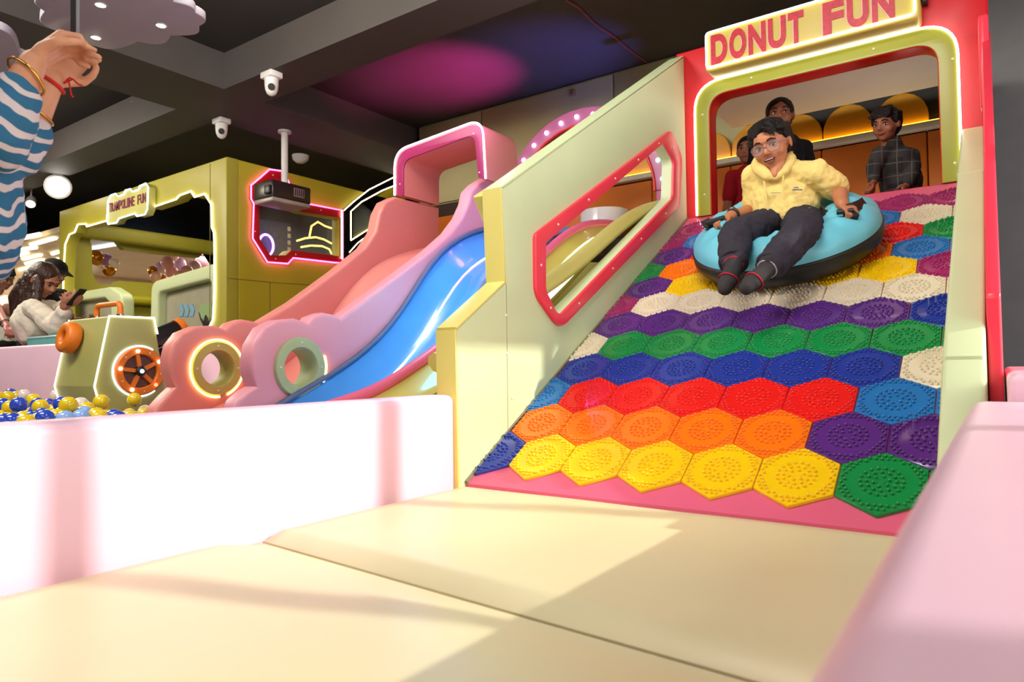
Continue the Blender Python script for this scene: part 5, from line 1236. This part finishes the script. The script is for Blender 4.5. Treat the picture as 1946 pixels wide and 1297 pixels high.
# two people at the very left edge, arms in view
def side_person(label, chest_px, Yv, elbow, wrist, tip, skin_m, shirt, s, lowm):
    ch = W(*chest_px, 'Y', Yv); h = ch+Vector((0, 0, .42)); nk = ch+Vector((0, 0, .24)); hp_ = ch+Vector((0, 0, -.34))
    sh = [nk+RT*.10-fw*.10+Vector((0, 0, -.08)), nk-RT*.08+fw*.12+Vector((0, 0, -.08))]
    e, w_, tp_ = W(*elbow), W(*wrist), W(*tip)
    clo = [('e', ch, (.17, .15, .22), None), ('c', ch, .16, hp_, .15), ('c', sh[0], .07, sh[1], .07), ('c', sh[0], .07, sh[0].lerp(e, .6), .066), ('c', sh[1], .07, sh[1]+Vector((0, 0, -.2)), .06)]
    skn = [('c', sh[0], .048, e, .042), ('c', e, .042, w_, .028), ('c', sh[1], .045, sh[1]+Vector((0, 0, -.3)), .04), ('e', ch, (.13, .1, .2), None), ('c', ch, .1, hp_, .12), ('e', hp_, (.15, .15, .13), None)]
    skn += hand_prims(w_, tp_-w_, Vector((-.3, 0, -1)), 1, .18, (1.0, 1.3, .8)) + legs_to(hp_, wfl, .08, .085, fw)
    o, t_, R_, P_ = bust(label, h, RT*.9+(CAM-h).normalized()*.4+Vector((0, 0, -.4)), s, skin_m, shirt, (skn, clo))
    blob('trousers', legs_to(hp_, wfl, .08, .097, fw)+[('e', hp_, (.16, .16, .15), None)], .016, lowm, o, 3)
    return o, e, w_
o, e, w_ = side_person('person in a pale shirt with a dark fist stretched towards the teal boxes', (6, 600), 3.05, (14, 592, 'Y', 2.80), (48, 611, 'Y', 2.74), (66, 612, 'Y', 2.70), skin('dark', (110, 66, 50)), cloth('pale_grey', (206, 204, 196)), .25, cloth('black7', (18, 17, 20)))
o, e, w_ = side_person('person in dark clothes at the left edge wearing a bracelet on a lowered hand', (-45, 620), 2.54, (-6, 585, 'Y', 2.40), (14, 622, 'Y', 2.37), (30, 640, 'Y', 2.36), skin('rosy', (170, 104, 92)), cloth('black8', (16, 15, 17)), .25, cloth('black9', (20, 19, 22)))
R3 = (w_-e).normalized().to_track_quat('Z', 'Y').to_matrix(); c = e.lerp(w_, .82)
tube('bracelet', [c+R3@Vector((.037*math.cos(t_), .037*math.sin(t_), 0)) for t_ in [2*math.pi*i/20 for i in range(20)]], .005, M_black, o, closed=True, seg=6)

# ---- woman in the striped kaftan in the left foreground, both hands raised round a phone
def zebra():
    M = bpy.data.materials.new('zebra_cloth'); M.use_nodes = True; nt = M.node_tree; b = nt.nodes['Principled BSDF']; b.inputs['Roughness'].default_value = .8
    tc = nt.nodes.new('ShaderNodeTexCoord'); mp = nt.nodes.new('ShaderNodeMapping'); mp.inputs['Rotation'].default_value = (.9, .75, .4)
    wv = nt.nodes.new('ShaderNodeTexWave'); wv.inputs['Scale'].default_value = 8.5; wv.inputs['Distortion'].default_value = 4.0; wv.inputs['Detail'].default_value = 1.5; wv.inputs['Detail Scale'].default_value = 1.2
    r = nt.nodes.new('ShaderNodeValToRGB'); r.color_ramp.elements[0].position = .66; r.color_ramp.elements[1].position = .73
    r.color_ramp.elements[0].color = (*lin((34, 98, 134)), 1); r.color_ramp.elements[1].color = (*lin((206, 190, 190)), 1)
    nt.links.new(tc.outputs['Object'], mp.inputs[0]); nt.links.new(mp.outputs[0], wv.inputs[0]); nt.links.new(wv.outputs['Fac'], r.inputs[0]); nt.links.new(r.outputs[0], b.inputs['Base Color']); return M
XW = -2.02
def Z(a, b, dx=0): return W(a, b, 'X', XW+dx)
skz = skin('light', (206, 146, 112))
shz = Z(-95, 165, -.05); elz = Z(-10, 262, .02); wrz = Z(64, 118, .02); tipz = Z(118, 62, .02)
sh2 = Z(-60, 170, -.30); el2 = Z(28, 290, -.10); wr2 = Z(100, 152, -.06); tip2 = Z(142, 98, -.06)
hd = Z(-130, 20, -.12)
ch = Z(-105, 300, -.16); hp_ = Z(-112, 455, -.18)
fz = Vector((.45, .85, .1))
Rz = frame(fz, (0, 0, 1)); s = .235
prz, Pz = head_prims(hd, Rz, s)
skn = prz + [('c', Pz(0, -.05, -.3), .055, Pz(0, -.1, -.65), .06), ('c', shz, .05, elz, .046), ('c', elz, .048, elz.lerp(wrz, .45), .046), ('c', elz.lerp(wrz, .45), .046, wrz, .031), ('c', sh2, .05, el2, .044), ('c', el2, .044, el2.lerp(wr2, .45), .042), ('c', el2.lerp(wr2, .45), .042, wr2, .029), ('e', ch, (.13, .12, .2), None), ('c', ch, .11, hp_, .13), ('c', shz, .06, sh2, .06)]
dh = (tipz-wrz)
skn += hand_prims(wrz, dh+Vector((0, .02, -.01)), RT*.75-UP*.55+fw*.25, -1, .205, (.80, 1.25, .9), thumb=1.0)
skn += hand_prims(wr2, tip2-wr2, RT*.4-UP*.6-fw*.6, 1, .190, (.85, 1.25, .9), thumb=1.0)
for sx in (-1, 1):
    a = hp_+Vector((-.07*sx, .0, 0)); k = Vector((a.x, a.y, .42)); ft = Vector((a.x, a.y, wfl+.18)); skn += [('c', a, .09, k, .06), ('c', k, .06, ft, .045), ('c', ft+Vector((0, 0, -.03)), .045, ft+Vector((.1, .1, -.04)), .04)]
zw = blob('person', skn, .0055, skz, None, 3)
tag(zw, 'woman in a blue and white zebra striped kaftan raising a phone with both hands', 'person')
face(zw, hd, Rz, s); hair_cap(zw, hd, Rz, s, M_hair, .01, [((0, -.3, 0), .25, (0, -.45, -.6), .2)], False)
zm = zebra()
def sleeve(pts, rads): return [('c', a, ra, b, rb_) for a, b, ra, rb_ in zip(pts, pts[1:], rads, rads[1:])]
clo = sleeve([shz, elz, elz.lerp(wrz, .22), elz.lerp(wrz, .50)], [.085, .080, .078, .060]) + sleeve([sh2, el2, el2.lerp(wr2, .25)], [.08, .068, .060])
clo += [('e', ch, (.17, .17, .24), None), ('c', ch, .165, Z(-104, 430, -.17), .178), ('c', shz, .085, sh2, .085)]
kf = blob('kaftan', clo, .007, zm, zw, 4, noise=.03, nscale=.12)
lg = []
for sx in (-1, 1):
    a = hp_+Vector((-.07*sx, 0, 0)); lg += [('e', hp_, (.14, .14, .13), None), ('c', a, .10, Vector((a.x, a.y, .42)), .08), ('c', Vector((a.x, a.y, .42)), .08, Vector((a.x, a.y, wfl+.2)), .06)]
blob('trousers', lg, .012, cloth('black10', (20, 20, 24)), zw, 3)
M_goldm = mat('gold_metal', (226, 170, 80), .2, metal=1)
def bangle(name, a, b, t_, r, th, m, wob=0):
    R3 = (b-a).normalized().to_track_quat('Z', 'Y').to_matrix(); c = a.lerp(b, t_)
    return tube(name, [c+R3@Vector((r*math.cos(x), r*math.sin(x), wob*math.sin(x))) for x in [2*math.pi*i/32 for i in range(32)]], th, m, zw, closed=True, seg=8)
bangle('gold_bracelet', elz, wrz, .80, .046, .004, M_goldm, .02)
bangle('gold_bracelet', el2, wr2, .55, .046, .003, M_goldm, .01)
rd = bangle('red_thread', el2, wr2, .95, .034, .005, mat('red_thread', (206, 40, 36), .8), .006)
c = el2.lerp(wr2, .95)+RT*.035
for q in ((.022, .012), (.050, -.006), (.026, -.036)): tube('thread_end', [c, c+RT*q[0]*.5+UP*.012, c+RT*q[0]*.8+UP*(q[1]+.004), c+RT*q[0]+UP*q[1]], .0025, mat('red_thread', (206, 40, 36), .8), rd, seg=5)
pc = Z(139, 50, 0)
vd = (pc-CAM).normalized()
t = thing('smartphone', 'dark smartphone gripped in the raised hands at the upper left', 'phone', pc)
uz = vd.cross(UP).normalized(); ux = uz.cross(vd).normalized(); uy = vd
slab('case', pc+UP*.03, uz*.006, uy*.075, ux*.055, M_black, t); slab('back_plate', pc+UP*.03+uz*.0105, uz*.004, uy*.073, ux*.053, mat('pewter_case', (150, 156, 160), .3, metal=.5), t)
